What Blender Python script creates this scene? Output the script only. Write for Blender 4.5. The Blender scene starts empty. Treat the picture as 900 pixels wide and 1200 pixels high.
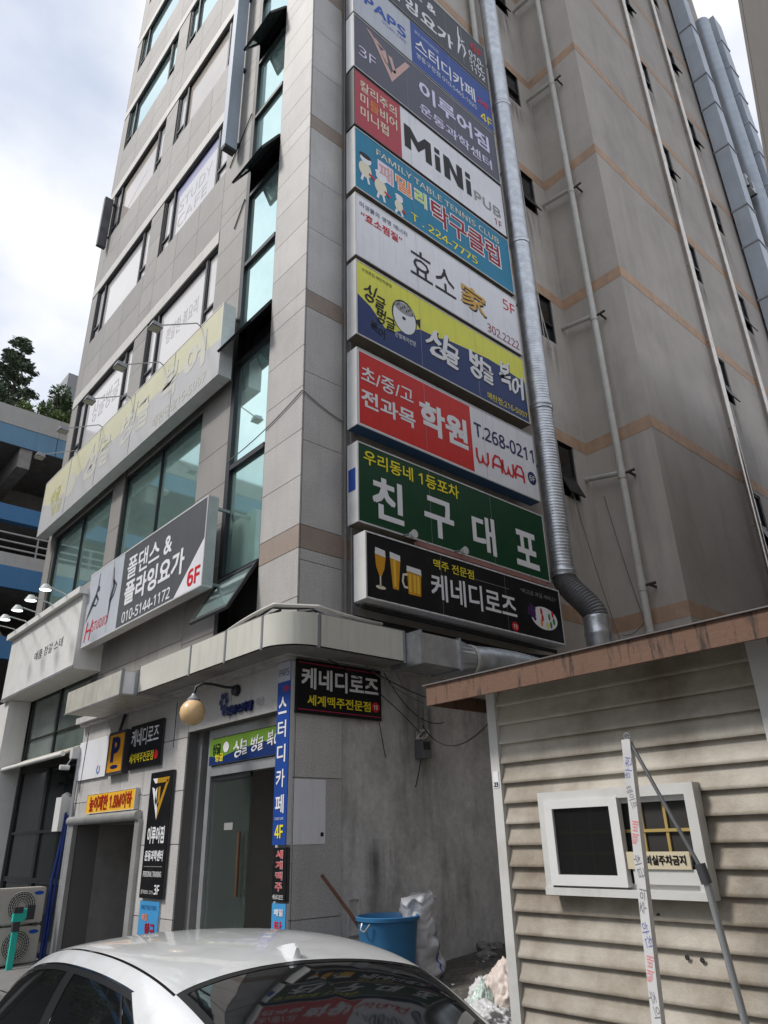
import bpy, bmesh, math, random
import numpy as np
from mathutils import Matrix, Vector, noise as mnoise

random.seed(7)
SC = bpy.context.scene
COL = SC.collection

# ------------------------------------------------------------------ camera
cam_data = bpy.data.cameras.new("camera")
cam_data.sensor_fit = 'HORIZONTAL'
cam_data.sensor_width = 36.0
cam_data.lens = 847.05 / 900.0 * 36.0
cam_data.clip_start = 0.05
cam_data.clip_end = 3000
cam = bpy.data.objects.new("camera", cam_data)
COL.objects.link(cam)
yaw, pit, rol = math.radians(48.137), math.radians(24.332), math.radians(-1.482)
fw = Vector((-math.sin(yaw) * math.cos(pit), math.cos(yaw) * math.cos(pit), math.sin(pit)))
rt = Vector((math.cos(yaw), math.sin(yaw), 0))
up = rt.cross(fw)
r2 = rt * math.cos(rol) + up * math.sin(rol)
u2 = -rt * math.sin(rol) + up * math.cos(rol)
CAMPOS = Vector((8.494, -5.85, 1.6))
cam.matrix_world = Matrix(((r2.x, u2.x, -fw.x, CAMPOS.x), (r2.y, u2.y, -fw.y, CAMPOS.y),
                           (r2.z, u2.z, -fw.z, CAMPOS.z), (0, 0, 0, 1)))
SC.camera = cam

# ------------------------------------------------------------------ light
SUN_EL, SUN_AZ = 47.0, 243.0          # azimuth measured from +X, counter clockwise (where the sun stands)
sun_dir = Vector((math.cos(math.radians(SUN_EL)) * math.cos(math.radians(SUN_AZ)),
                  math.cos(math.radians(SUN_EL)) * math.sin(math.radians(SUN_AZ)),
                  math.sin(math.radians(SUN_EL))))
world = bpy.data.worlds.new("World")
SC.world = world
world.use_nodes = True
wn, wl = world.node_tree.nodes, world.node_tree.links
wn.clear()
w_out = wn.new('ShaderNodeOutputWorld')
w_bg = wn.new('ShaderNodeBackground')
w_bg.inputs['Strength'].default_value = 0.11
w_sky = wn.new('ShaderNodeTexSky')
w_sky.sky_type = 'NISHITA'
w_sky.sun_disc = False
w_sky.sun_elevation = math.radians(SUN_EL)
w_sky.sun_rotation = math.radians(90 - SUN_AZ)
w_tc = wn.new('ShaderNodeTexCoord')
w_map = wn.new('ShaderNodeMapping')
w_map.inputs['Scale'].default_value = (1.0, 1.0, 1.7)
w_map.inputs['Location'].default_value = (0.35, 0.1, 0.2)
w_no = wn.new('ShaderNodeTexNoise')
w_no.inputs['Scale'].default_value = 2.6
w_no.inputs['Detail'].default_value = 9
w_no.inputs['Roughness'].default_value = 0.55
w_no.inputs['Distortion'].default_value = 0.25
w_rp = wn.new('ShaderNodeValToRGB')
w_rp.color_ramp.elements[0].position = 0.36
w_rp.color_ramp.elements[0].color = (0.7, 0.7, 0.7, 1)
w_rp.color_ramp.elements[1].position = 0.62
w_rp.color_ramp.elements[1].color = (1, 1, 1, 1)
w_n2 = wn.new('ShaderNodeTexNoise')
w_n2.inputs['Scale'].default_value = 2.4
w_n2.inputs['Detail'].default_value = 7
w_r2 = wn.new('ShaderNodeValToRGB')
w_r2.color_ramp.elements[0].position = 0.4
w_r2.color_ramp.elements[0].color = (3.55, 3.85, 4.45, 1)
w_r2.color_ramp.elements[1].position = 0.6
w_r2.color_ramp.elements[1].color = (5.5, 5.52, 5.58, 1)
w_mx = wn.new('ShaderNodeMix')
w_mx.data_type = 'RGBA'
wl.new(w_tc.outputs['Generated'], w_map.inputs['Vector'])
wl.new(w_map.outputs['Vector'], w_no.inputs['Vector'])
wl.new(w_map.outputs['Vector'], w_n2.inputs['Vector'])
wl.new(w_no.outputs['Fac'], w_rp.inputs['Fac'])
wl.new(w_n2.outputs['Fac'], w_r2.inputs['Fac'])
wl.new(w_rp.outputs['Color'], w_mx.inputs['Factor'])
wl.new(w_sky.outputs['Color'], w_mx.inputs['A'])
wl.new(w_r2.outputs['Color'], w_mx.inputs['B'])
wl.new(w_mx.outputs['Result'], w_bg.inputs['Color'])
wl.new(w_bg.outputs['Background'], w_out.inputs['Surface'])

sun_l = bpy.data.lights.new("sun", 'SUN')
sun_l.energy = 1.5
sun_l.angle = math.radians(12)
sun_l.color = (1.0, 0.96, 0.9)
sun_o = bpy.data.objects.new("sun", sun_l)
COL.objects.link(sun_o)
sun_o.location = (0, -20, 60)
sun_o.rotation_euler = (-sun_dir).to_track_quat('-Z', 'Y').to_euler()

SC.view_settings.view_transform = 'Standard'
SC.view_settings.look = 'None'
SC.view_settings.exposure = 0.9
SC.view_settings.gamma = 1.0
SC.view_settings.use_curve_mapping = False
try:
    SC.cycles.use_denoising = True
    SC.cycles.max_bounces = 8
    SC.cycles.sample_clamp_indirect = 8
except Exception:
    pass

# ------------------------------------------------------------------ materials
MATS = {}


def S(r, g, b):
    def f(c):
        c /= 255.0
        return c / 12.92 if c <= 0.04045 else ((c + 0.055) / 1.055) ** 2.4
    return (f(r), f(g), f(b))


def mat(name, col, rough=0.6, metal=0.0, var=0.0, vscale=3.0, speck=0.0, sscale=120.0, streak=0.0, stcol=(0.1, 0.09, 0.08),
        stscale=(2.2, 2.2, 0.18), stpos=(0.52, 0.75), grime=0.0, gcol=(0.12, 0.1, 0.08), gscale=1.2, gpos=(0.5, 0.7), bump=0.0, bscale=40.0, coat=0.0,
        rnd=0.0, spec=0.5, emit=None, trans=0.0, alpha=1.0, rvar=0.0, ior=1.45):
    if name in MATS:
        return MATS[name]
    m = bpy.data.materials.new(name)
    m.use_nodes = True
    n, l = m.node_tree.nodes, m.node_tree.links
    b = n['Principled BSDF']
    b.inputs['Roughness'].default_value = rough
    b.inputs['Metallic'].default_value = metal
    b.inputs['Specular IOR Level'].default_value = spec
    b.inputs['Coat Weight'].default_value = coat
    b.inputs['Coat Roughness'].default_value = 0.04
    b.inputs['IOR'].default_value = ior
    b.inputs['Transmission Weight'].default_value = trans
    b.inputs['Alpha'].default_value = alpha
    if emit:
        b.inputs['Emission Color'].default_value = (*emit[0], 1)
        b.inputs['Emission Strength'].default_value = emit[1]
    rgb = n.new('ShaderNodeRGB')
    rgb.outputs[0].default_value = (*col, 1)
    cur = rgb.outputs[0]
    geo = n.new('ShaderNodeNewGeometry')

    def nz(scale, detail=5, vec=None, rg=0.6):
        t = n.new('ShaderNodeTexNoise')
        t.inputs['Scale'].default_value = scale
        t.inputs['Detail'].default_value = detail
        t.inputs['Roughness'].default_value = rg
        l.new(vec if vec else geo.outputs['Position'], t.inputs['Vector'])
        return t.outputs['Fac']

    def mapr(sock, a0, a1, b0, b1):
        t = n.new('ShaderNodeMapRange')
        for k, v in zip(('From Min', 'From Max', 'To Min', 'To Max'), (a0, a1, b0, b1)):
            t.inputs[k].default_value = v
        l.new(sock, t.inputs['Value'])
        return t.outputs['Result']

    def mul(c, f):
        t = n.new('ShaderNodeVectorMath')
        t.operation = 'SCALE'
        l.new(c, t.inputs[0])
        l.new(f, t.inputs['Scale'])
        return t.outputs[0]

    def mix(fac, a, colr):
        t = n.new('ShaderNodeMix')
        t.data_type = 'RGBA'
        l.new(fac, t.inputs['Factor'])
        l.new(a, t.inputs['A'])
        t.inputs['B'].default_value = (*colr, 1)
        return t.outputs['Result']
    if var:
        cur = mul(cur, mapr(nz(vscale), 0.3, 0.7, 1 - var, 1 + var))
    if speck:
        cur = mul(cur, mapr(nz(sscale, 2), 0.3, 0.7, 1 - speck, 1 + speck))
    if rnd:
        oi = n.new('ShaderNodeObjectInfo')
        cur = mul(cur, mapr(oi.outputs['Random'], 0, 1, 1 - rnd, 1 + rnd))
    if grime:
        cur = mix(mapr(nz(gscale, 9, None, 0.68), gpos[0], gpos[1], 0, grime), cur, gcol)
    if streak:
        mp = n.new('ShaderNodeMapping')
        mp.inputs['Scale'].default_value = stscale
        l.new(geo.outputs['Position'], mp.inputs['Vector'])
        cur = mix(mapr(nz(2.2, 8, mp.outputs['Vector'], 0.65), stpos[0], stpos[1], 0, streak), cur, stcol)
    l.new(cur, b.inputs['Base Color'])
    if rvar:
        l.new(mapr(nz(vscale * 1.7), 0.3, 0.7, rough - rvar, rough + rvar), b.inputs['Roughness'])
    if bump:
        bp = n.new('ShaderNodeBump')
        bp.inputs['Strength'].default_value = bump
        bp.inputs['Distance'].default_value = 0.01
        l.new(nz(bscale, 5), bp.inputs['Height'])
        l.new(bp.outputs['Normal'], b.inputs['Normal'])
    MATS[name] = m
    return m


# ------------------------------------------------------------------ mesh helpers
class MB:
    def __init__(self):
        self.v, self.f, self.sm = [], [], False

    def add(self, vs, fs):
        o = len(self.v)
        self.v += [tuple(p) for p in vs]
        self.f += [tuple(i + o for i in q) for q in fs]
        return self

    def box(self, x0, x1, y0, y1, z0, z1):
        if x0 > x1: x0, x1 = x1, x0
        if y0 > y1: y0, y1 = y1, y0
        if z0 > z1: z0, z1 = z1, z0
        return self.add([(x0, y0, z0), (x1, y0, z0), (x1, y1, z0), (x0, y1, z0), (x0, y0, z1), (x1, y0, z1), (x1, y1, z1), (x0, y1, z1)],
                        [(0, 3, 2, 1), (4, 5, 6, 7), (0, 1, 5, 4), (1, 2, 6, 5), (2, 3, 7, 6), (3, 0, 4, 7)])

    def tube(self, pts, r, seg=10, caps=True, rad2=None):
        pts = [Vector(p) for p in pts]
        n = len(pts)
        rs = r if isinstance(r, (list, tuple)) else [r] * n
        base = len(self.v)
        prev = None
        for i, p in enumerate(pts):
            if i == 0:
                t = pts[1] - pts[0]
            elif i == n - 1:
                t = pts[-1] - pts[-2]
            else:
                t = pts[i + 1] - pts[i - 1]
            t.normalize()
            if prev is None:
                a = Vector((0, 0, 1)) if abs(t.z) < 0.9 else Vector((1, 0, 0))
                nx = t.cross(a).normalized()
            else:
                nx = (prev - t * prev.dot(t)).normalized()
            prev = nx
            ny = t.cross(nx)
            for k in range(seg):
                a = 2 * math.pi * k / seg
                self.v.append(tuple(p + (nx * math.cos(a) + ny * math.sin(a)) * rs[i]))
        for i in range(n - 1):
            for k in range(seg):
                k2 = (k + 1) % seg
                self.f.append((base + i * seg + k, base + i * seg + k2, base + (i + 1) * seg + k2, base + (i + 1) * seg + k))
        if caps:
            self.f.append(tuple(base + k for k in range(seg))[::-1])
            self.f.append(tuple(base + (n - 1) * seg + k for k in range(seg)))
        self.sm = True
        return self

    def lathe(self, c, prof, seg=24, axis='z'):
        base = len(self.v)
        for r, h in prof:
            for k in range(seg):
                a = 2 * math.pi * k / seg
                ca, sa = r * math.cos(a), r * math.sin(a)
                if axis == 'z':
                    self.v.append((c[0] + ca, c[1] + sa, c[2] + h))
                elif axis == 'x':
                    self.v.append((c[0] + h, c[1] + ca, c[2] + sa))
                else:
                    self.v.append((c[0] - ca, c[1] + h, c[2] + sa))
        for i in range(len(prof) - 1):
            for k in range(seg):
                k2 = (k + 1) % seg
                self.f.append((base + i * seg + k, base + i * seg + k2, base + (i + 1) * seg + k2, base + (i + 1) * seg + k))
        self.sm = True
        return self

    def build(self, name, m, parent=None, smooth=None, **kw):
        me = bpy.data.meshes.new(name)
        me.from_pydata(self.v, [], self.f)
        me.update()
        if smooth if smooth is not None else self.sm:
            me.shade_smooth()
            try:
                me.set_sharp_from_angle(angle=math.radians(40))
            except Exception:
                pass
        return obj(name, me, m, parent)


def obj(name, me, m, parent=None):
    o = bpy.data.objects.new(name, me)
    COL.objects.link(o)
    if m is not None and me is not None:
        if len(me.materials) == 0:
            me.materials.append(m)
    if parent is not None:
        o.parent = parent
        if parent.type == 'EMPTY':
            o.matrix_parent_inverse = Matrix.Translation(-Vector(parent.location))
    return o


def tag(o, label, cat, group=None):
    o['label'] = label
    o['category'] = cat
    if group:
        o['group'] = group
    return o


def thing(name, label, cat, loc, group=None):
    o = bpy.data.objects.new(name, None)
    COL.objects.link(o)
    o.empty_display_size = 0.2
    o.location = loc
    return tag(o, label, cat, group)


def structure(o):
    o['kind'] = 'structure'
    return o


_unit = {}


def unit_box(m):
    if m.name not in _unit:
        b = MB().box(0, 1, 0, 1, 0, 1)
        me = bpy.data.meshes.new("panel")
        me.from_pydata(b.v, [], b.f)
        me.materials.append(m)
        _unit[m.name] = me
    return _unit[m.name]


def piece(name, m, parent, x0, x1, y0, y1, z0, z1):
    """box piece that shares one unit mesh"""
    o = bpy.data.objects.new(name, unit_box(m))
    COL.objects.link(o)
    o.parent = parent
    if parent.type == 'EMPTY':
        o.matrix_parent_inverse = Matrix.Translation(-Vector(parent.location))
    o.location = (min(x0, x1), min(y0, y1), min(z0, z1))
    o.scale = (abs(x1 - x0), abs(y1 - y0), abs(z1 - z0))
    return o


# a face frame: ('x', plane) looks towards +X with u = y ; ('y', plane) looks towards -Y with u = x
def fp(face, u, z, lift=0.0):
    if face[0] == 'x':
        return (face[1] + lift, u, z)
    return (u, face[1] - lift, z)


def poly(name, m, parent, face, pts, lift=0.004):
    vs = [fp(face, u, z, lift) for u, z in pts]
    a = sum(pts[i][0] * pts[(i + 1) % len(pts)][1] - pts[(i + 1) % len(pts)][0] * pts[i][1] for i in range(len(pts)))
    if a < 0:
        vs = vs[::-1]
    me = bpy.data.meshes.new(name)
    me.from_pydata(vs, [], [tuple(range(len(vs)))])
    bm = bmesh.new()
    bm.from_mesh(me)
    bmesh.ops.triangulate(bm, faces=bm.faces[:])
    bm.to_mesh(me)
    bm.free()
    return obj(name, me, m, parent)


def rect(name, m, parent, face, u0, u1, z0, z1, lift=0.004):
    return poly(name, m, parent, face, [(u0, z0), (u1, z0), (u1, z1), (u0, z1)], lift)


def ell(cu, cz, ru, rz, n=24, a0=0, a1=360):
    return [(cu + ru * math.cos(math.radians(a0 + (a1 - a0) * k / n)), cz + rz * math.sin(math.radians(a0 + (a1 - a0) * k / n))) for k in range(n)]


def ribbon(name, m, parent, face, pts, w, lift=0.005, closed=False):
    """flat stroke of width w along a 2D path; w may be a list"""
    P = [Vector((p[0], p[1])) for p in pts]
    n = len(P)
    ws = w if isinstance(w, (list, tuple)) else [w] * n
    L, Rr = [], []
    for i in range(n):
        t = (P[min(i + 1, n - 1)] - P[max(i - 1, 0)])
        t = t.normalized() if t.length > 0 else Vector((1, 0))
        nn = Vector((-t.y, t.x)) * ws[i] * 0.5
        L.append(P[i] + nn)
        Rr.append(P[i] - nn)
    vs = [fp(face, q.x, q.y, lift) for q in L] + [fp(face, q.x, q.y, lift) for q in Rr]
    fs = [(i, n + i, n + i + 1, i + 1) for i in range(n - 1)]
    me = bpy.data.meshes.new(name)
    me.from_pydata(vs, [], fs)
    return obj(name, me, m, parent)


_tc = {}


def latin(s):
    """plain sans digits and letters of the bundled fallback font"""
    o = ''
    for c in s:
        if '0' <= c <= '9':
            o += chr(0x1D7E2 + ord(c) - 48)
        elif 'A' <= c <= 'Z':
            o += chr(0x1D5A0 + ord(c) - 65)
        elif 'a' <= c <= 'z':
            o += chr(0x1D5BA + ord(c) - 97)
        else:
            o += c
    return o


def glyphs(s):
    if s in _tc:
        return _tc[s]
    cu = bpy.data.curves.new("t", 'FONT')
    cu.body = latin(s)
    cu.size = 1.0
    cu.resolution_u = 2
    o = bpy.data.objects.new("t", cu)
    COL.objects.link(o)
    me = o.to_mesh()
    co = np.array([v.co[:2] for v in me.vertices])
    fs = [tuple(p.vertices) for p in me.polygons]
    o.to_mesh_clear()
    bpy.data.objects.remove(o)
    bpy.data.curves.remove(cu)
    mn, mxx = co.min(0), co.max(0)
    size = np.maximum(mxx - mn, 1e-6)
    _tc[s] = ((co - mn) / size, fs, size)
    return _tc[s]


def T(parent, s, face, u0, u1, z0, z1, m, bold=0.0, lift=0.007, rot=0.0, shear=0.0, name='lettering', nib=False):
    co, fs, size = glyphs(s)
    if z0 > z1:
        z0, z1 = z1, z0
    W, H = u1 - u0, z1 - z0
    b = bold
    offs = [(0.0, 0.0)] if b <= 0.003 else [(-b, -b), (b, -b), (b, b), (-b, b)] + ([(0, 0), (b, 0), (-b, 0)] if b > 0.022 else [])
    if nib:
        offs = [(b * 1.5 * q, b * 0.9 * q) for q in (-1, -0.6, -0.2, 0.2, 0.6, 1)]
    W2, H2 = W / (1 + 2 * b / size[0]), H / (1 + 2 * b / size[1])
    vs, faces = [], []
    ca, sa = math.cos(math.radians(rot)), math.sin(math.radians(rot))
    for k, (ou, oz) in enumerate(offs):
        base = len(vs)
        for a_, b_ in co:
            if nib:
                a_ = a_ + 0.05 * math.sin(5.0 * b_ + 3 * u0)
                b_ = b_ + 0.06 * math.sin(4.0 * a_ + 2 * u0)
            du = (a_ - 0.5) * W2 + ou / size[0] * W2 + shear * (b_ - 0.5) * H2
            dz = (b_ - 0.5) * H2 + oz / size[1] * H2
            vs.append(fp(face, (u0 + u1) / 2 + du * ca - dz * sa, (z0 + z1) / 2 + du * sa + dz * ca, lift + 0.0003 * k))
        faces += [tuple(i + base for i in q) for q in fs]
    me = bpy.data.meshes.new(name)
    me.from_pydata(vs, [], faces)
    me.update()
    return obj(name, me, m, parent)


def wall_holes(face, u0, u1, z0, z1, holes, depth):
    """flat wall with rectangular openings and reveals going inward"""
    mb = MB()
    us = sorted(set([u0, u1] + [h[0] for h in holes] + [h[1] for h in holes]))
    zs = sorted(set([z0, z1] + [h[2] for h in holes] + [h[3] for h in holes]))
    us = [u for u in us if u0 <= u <= u1]
    zs = [z for z in zs if z0 <= z <= z1]

    def q(a, b, c, d):
        mb.add([a, b, c, d], [(0, 1, 2, 3)])
    for i in range(len(us) - 1):
        for j in range(len(zs) - 1):
            cu, cz = (us[i] + us[i + 1]) / 2, (zs[j] + zs[j + 1]) / 2
            if any(h[0] < cu < h[1] and h[2] < cz < h[3] for h in holes):
                continue
            q(fp(face, us[i], zs[j]), fp(face, us[i + 1], zs[j]), fp(face, us[i + 1], zs[j + 1]), fp(face, us[i], zs[j + 1]))
    for a, b, c, d in holes:
        A, B, Cc, D = [(a, c), (b, c), (b, d), (a, d)]
        for p1, p2 in ((A, B), (B, Cc), (Cc, D), (D, A)):
            q(fp(face, *p1), fp(face, *p1, -depth), fp(face, *p2, -depth), fp(face, *p2))
    return mb


def gz(x, y):
    x = min(max(x, -14), 12)
    y = min(max(y, -3.4), 4.5)
    return 0.0296 * x + 0.0732 * (y - 3)


def stain_mat():
    m = bpy.data.materials.new('soot_runs')
    m.use_nodes = True
    n, l = m.node_tree.nodes, m.node_tree.links
    b = n['Principled BSDF']
    b.inputs['Base Color'].default_value = (0.09, 0.082, 0.075, 1)
    b.inputs['Roughness'].default_value = 0.95
    tc = n.new('ShaderNodeTexCoord')
    sp = n.new('ShaderNodeSeparateXYZ')
    l.new(tc.outputs['Generated'], sp.inputs['Vector'])
    geo = n.new('ShaderNodeNewGeometry')
    mp = n.new('ShaderNodeMapping')
    mp.inputs['Scale'].default_value = (5, 5, 0.35)
    l.new(geo.outputs['Position'], mp.inputs['Vector'])
    nz_ = n.new('ShaderNodeTexNoise')
    nz_.inputs['Scale'].default_value = 1.6
    nz_.inputs['Detail'].default_value = 6
    l.new(mp.outputs['Vector'], nz_.inputs['Vector'])

    def mr(s_, a, b_, c, d, smooth=False):
        t_ = n.new('ShaderNodeMapRange')
        if smooth:
            t_.interpolation_type = 'SMOOTHSTEP'
        for k_, v_ in zip(('From Min', 'From Max', 'To Min', 'To Max'), (a, b_, c, d)):
            t_.inputs[k_].default_value = v_
        l.new(s_, t_.inputs['Value'])
        return t_.outputs['Result']

    def ml(p, q):
        t_ = n.new('ShaderNodeMath')
        t_.operation = 'MULTIPLY'
        l.new(p, t_.inputs[0])
        l.new(q, t_.inputs[1])
        return t_.outputs[0]
    fall = mr(sp.outputs['Z'], 0.0, 1.0, 0.0, 1.0, True)
    e0_ = mr(sp.outputs['Y'], 0.0, 0.3, 0.0, 1.0, True)
    e1_ = mr(sp.outputs['Y'], 0.7, 1.0, 1.0, 0.0, True)
    run = mr(nz_.outputs['Fac'], 0.38, 0.68, 0.0, 0.55)
    top_ = mr(sp.outputs['Z'], 0.8, 1.0, 1.0, 0.25, True)
    l.new(ml(ml(ml(fall, top_), run), ml(e0_, e1_)), b.inputs['Alpha'])
    return m


# ------------------------------------------------------------------ material set
M_gran = mat('granite_light', (0.42, 0.402, 0.385), 0.55, speck=0.18, sscale=45, var=0.1, vscale=1.2, rnd=0.08, streak=0.35, stcol=(0.28, 0.26, 0.23), bump=0.15)
M_granr = mat('granite_grey', (0.49, 0.475, 0.46), 0.5, speck=0.2, sscale=45, var=0.1, vscale=1.2, rnd=0.09, streak=0.25, stcol=(0.2, 0.19, 0.18), bump=0.15)
M_granw = mat('granite_wall', (0.285, 0.27, 0.254), 0.6, speck=0.12, sscale=60, var=0.07, vscale=1.0, rnd=0.08, streak=0.35, stcol=(0.18, 0.17, 0.16), bump=0.1)
M_granb = mat('granite_brown', (0.31, 0.25, 0.21), 0.55, speck=0.22, sscale=55, var=0.1, rnd=0.05, bump=0.15)
M_strip = mat('lintel_stone', (0.55, 0.53, 0.5), 0.6, var=0.06, streak=0.3, stcol=(0.3, 0.28, 0.25), rnd=0.03)
M_joint = mat('joint_mortar', (0.13, 0.125, 0.12), 0.9)
M_plast = mat('plaster_beige', (0.5, 0.46, 0.415), 0.85, var=0.09, vscale=0.5, streak=0.45, stcol=(0.25, 0.235, 0.22), stscale=(0.9, 0.9, 0.1), stpos=(0.5, 0.75), grime=0.22, gcol=(0.2, 0.19, 0.18), gscale=0.6, bump=0.25, bscale=25)
M_plast2 = mat('plaster_sooty', (0.44, 0.4, 0.36), 0.88, var=0.1, vscale=0.4, streak=0.4, stcol=(0.22, 0.2, 0.18), stscale=(0.6, 0.6, 0.1), stpos=(0.48, 0.75), grime=0.3, gcol=(0.2, 0.185, 0.17), gscale=0.5, bump=0.25, bscale=25)
M_band = mat('band_orange', (0.49, 0.325, 0.22), 0.8, var=0.12, streak=0.5, stcol=(0.28, 0.22, 0.18), grime=0.5, gcol=(0.25, 0.2, 0.17), bump=0.15)
M_conc = mat('concrete_stained', (0.55, 0.535, 0.515), 0.85, var=0.16, vscale=1.3, streak=0.6, stcol=(0.15, 0.148, 0.145), stscale=(1.6, 1.6, 0.3), grime=0.5, gcol=(0.22, 0.213, 0.205), gscale=2.3, gpos=(0.48, 0.75), speck=0.1, sscale=14, bump=0.3, bscale=18)
M_black = mat('black_frame', (0.02, 0.021, 0.024), 0.4, var=0.15)
M_dark = mat('dark_interior', (0.035, 0.035, 0.036), 0.9)
M_alu = mat('aluminium', (0.5, 0.51, 0.52), 0.4, 0.7, var=0.1, grime=0.25, gcol=(0.25, 0.24, 0.22))
M_galv = mat('galvanised_steel', (0.55, 0.57, 0.6), 0.36, 0.85, var=0.2, vscale=5, grime=0.25, gcol=(0.32, 0.32, 0.33), gscale=4, rvar=0.08)
M_steel = mat('stainless_pipe', (0.62, 0.58, 0.53), 0.28, 0.9, var=0.1, grime=0.3, gcol=(0.3, 0.24, 0.18), gscale=2)
M_pvc = mat('pvc_white', (0.55, 0.54, 0.5), 0.5, var=0.08, streak=0.4, stcol=(0.25, 0.2, 0.15), grime=0.3, gcol=(0.3, 0.25, 0.2))
M_glass_cyan = mat('glass_cyan', (0.66, 0.9, 0.87), 0.035, 0.85, var=0.03, spec=0.8)
M_glass_teal = mat('glass_teal', (0.44, 0.66, 0.6), 0.05, 0.75, var=0.12, vscale=0.7, spec=0.9)
M_glass_film = mat('glass_white_film', (0.62, 0.6, 0.6), 0.12, 0.0, var=0.04, vscale=0.8, coat=0.6)
M_glass_beige = mat('glass_beige_film', (0.55, 0.49, 0.43), 0.12, 0.0, var=0.08, vscale=1.2, coat=0.6)
M_glass_dark = mat('glass_dark', (0.012, 0.015, 0.016), 0.03, 0.0, spec=0.5)
M_white = mat('white_paint', (0.66, 0.66, 0.65), 0.5, var=0.05, grime=0.2, gcol=(0.35, 0.33, 0.3), gscale=2)
M_cabinet = mat('sign_cabinet_white', (0.6, 0.6, 0.6), 0.45, var=0.06, streak=0.35, stcol=(0.25, 0.23, 0.2), grime=0.25, gcol=(0.3, 0.28, 0.25))
M_cabgrey = mat('sign_cabinet_grey', (0.3, 0.31, 0.33), 0.4, 0.3, var=0.08, streak=0.3, stcol=(0.15, 0.14, 0.13))
M_cabdark = mat('sign_cabinet_dark', (0.05, 0.05, 0.055), 0.5, var=0.1)
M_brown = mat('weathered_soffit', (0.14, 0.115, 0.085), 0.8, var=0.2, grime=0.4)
M_wire = mat('cable_black', (0.015, 0.015, 0.016), 0.6)
M_wireg = mat('cable_grey', (0.2, 0.2, 0.2), 0.6)


def sm(name, rgb, rough=0.4, var=0.05, streak=0.34):
    return mat('sign_' + name, S(*rgb), rough, 0, var=var, vscale=1.2, streak=streak, stcol=tuple(c * 0.55 for c in S(*rgb)), stscale=(5, 5, 0.25), grime=0.14, gcol=tuple(0.6 * c + 0.06 for c in S(*rgb)), gscale=2.2, gpos=(0.48, 0.7), bump=0.04, bscale=6, spec=0.25)


K_white = sm('white', (228, 228, 232))
K_lwhite = mat('letter_white', (0.8, 0.8, 0.82), 0.5, spec=0.25)
K_black = sm('black', (22, 22, 25))
K_lblack = mat('letter_black', (0.012, 0.012, 0.014), 0.5, spec=0.25)
K_red = sm('red', (206, 34, 22))
K_green = sm('green', (14, 66, 38))
K_teal = sm('teal', (18, 125, 160))
K_yel = sm('yellow', (226, 224, 84))
K_navy = sm('navy', (24, 48, 104))
K_blue = sm('blue', (30, 70, 150))
K_silver = sm('silver', (188, 192, 200))
K_slate = sm('slate', (84, 86, 98))
K_char = sm('charcoal', (62, 64, 70))
K_grey = sm('grey', (92, 93, 97))
K_maroon = sm('maroon', (176, 58, 70))
K_lred = mat('letter_red', S(205, 38, 48), 0.5, spec=0.25)
K_ldred = mat('letter_dark_red', S(150, 24, 44), 0.5, spec=0.25)
K_lyel = mat('letter_yellow', S(240, 222, 52), 0.5, spec=0.25)
K_lnavy = mat('letter_navy', S(24, 34, 88), 0.5, spec=0.25)
K_lblue = mat('letter_blue', S(40, 84, 178), 0.5, spec=0.25)
K_lgrey = mat('letter_grey', S(150, 150, 150), 0.5, spec=0.25)
K_lilac = mat('letter_lilac', S(222, 216, 244), 0.5, spec=0.25)
K_rose = mat('letter_rose', S(206, 170, 162), 0.5, spec=0.25)
K_gold = mat('letter_gold', S(196, 148, 40), 0.35, 0.2)
K_orange = mat('letter_orange', S(236, 140, 70), 0.5, spec=0.25)
K_lime = mat('letter_lime', S(200, 226, 110), 0.5, spec=0.25)
K_pinkw = mat('letter_pale_pink', S(236, 216, 236), 0.5, spec=0.25)
K_cream = mat('letter_cream', S(228, 220, 196), 0.5, spec=0.25)
K_lgreen = mat('letter_green', S(70, 130, 60), 0.5, spec=0.25)
K_purple = mat('letter_purple', S(74, 42, 92), 0.5, spec=0.25)

# ------------------------------------------------------------------ ground
M_asph = mat('asphalt', (0.06, 0.059, 0.058), 0.85, var=0.2, vscale=1.5, speck=0.25, sscale=90, grime=0.4, gcol=(0.09, 0.085, 0.08), bump=0.4, bscale=60)
M_dirt = mat('alley_dirt', (0.075, 0.068, 0.06), 0.95, var=0.35, vscale=2.5, speck=0.4, sscale=25, grime=0.5, gcol=(0.15, 0.135, 0.11), gscale=3.5, gpos=(0.52, 0.62), bump=0.8, bscale=22)
M_pave = mat('sidewalk_concrete', (0.2, 0.195, 0.19), 0.85, var=0.15, speck=0.15, bump=0.3)


def sheet(name, m, xs, ys, dz):
    mb = MB()
    n, k = len(xs), len(ys)
    vs = [(x, y, gz(x, y) + dz) for x in xs for y in ys]
    fs = [(i * k + j, (i + 1) * k + j, (i + 1) * k + j + 1, i * k + j + 1) for i in range(n - 1) for j in range(k - 1)]
    mb.add(vs, fs)
    return structure(mb.build(name, m))


gx = [-900, -300, -100, -50, -30, -20] + [-14 + 1.0 * i for i in range(27)] + [20, 40, 100, 300, 900]
gy = [-900, -300, -100, -40, -20] + [-9 + 0.75 * i for i in range(19)] + [8, 20, 60, 200, 900]
sheet('ground', M_asph, gx, gy, 0.0)
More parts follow.
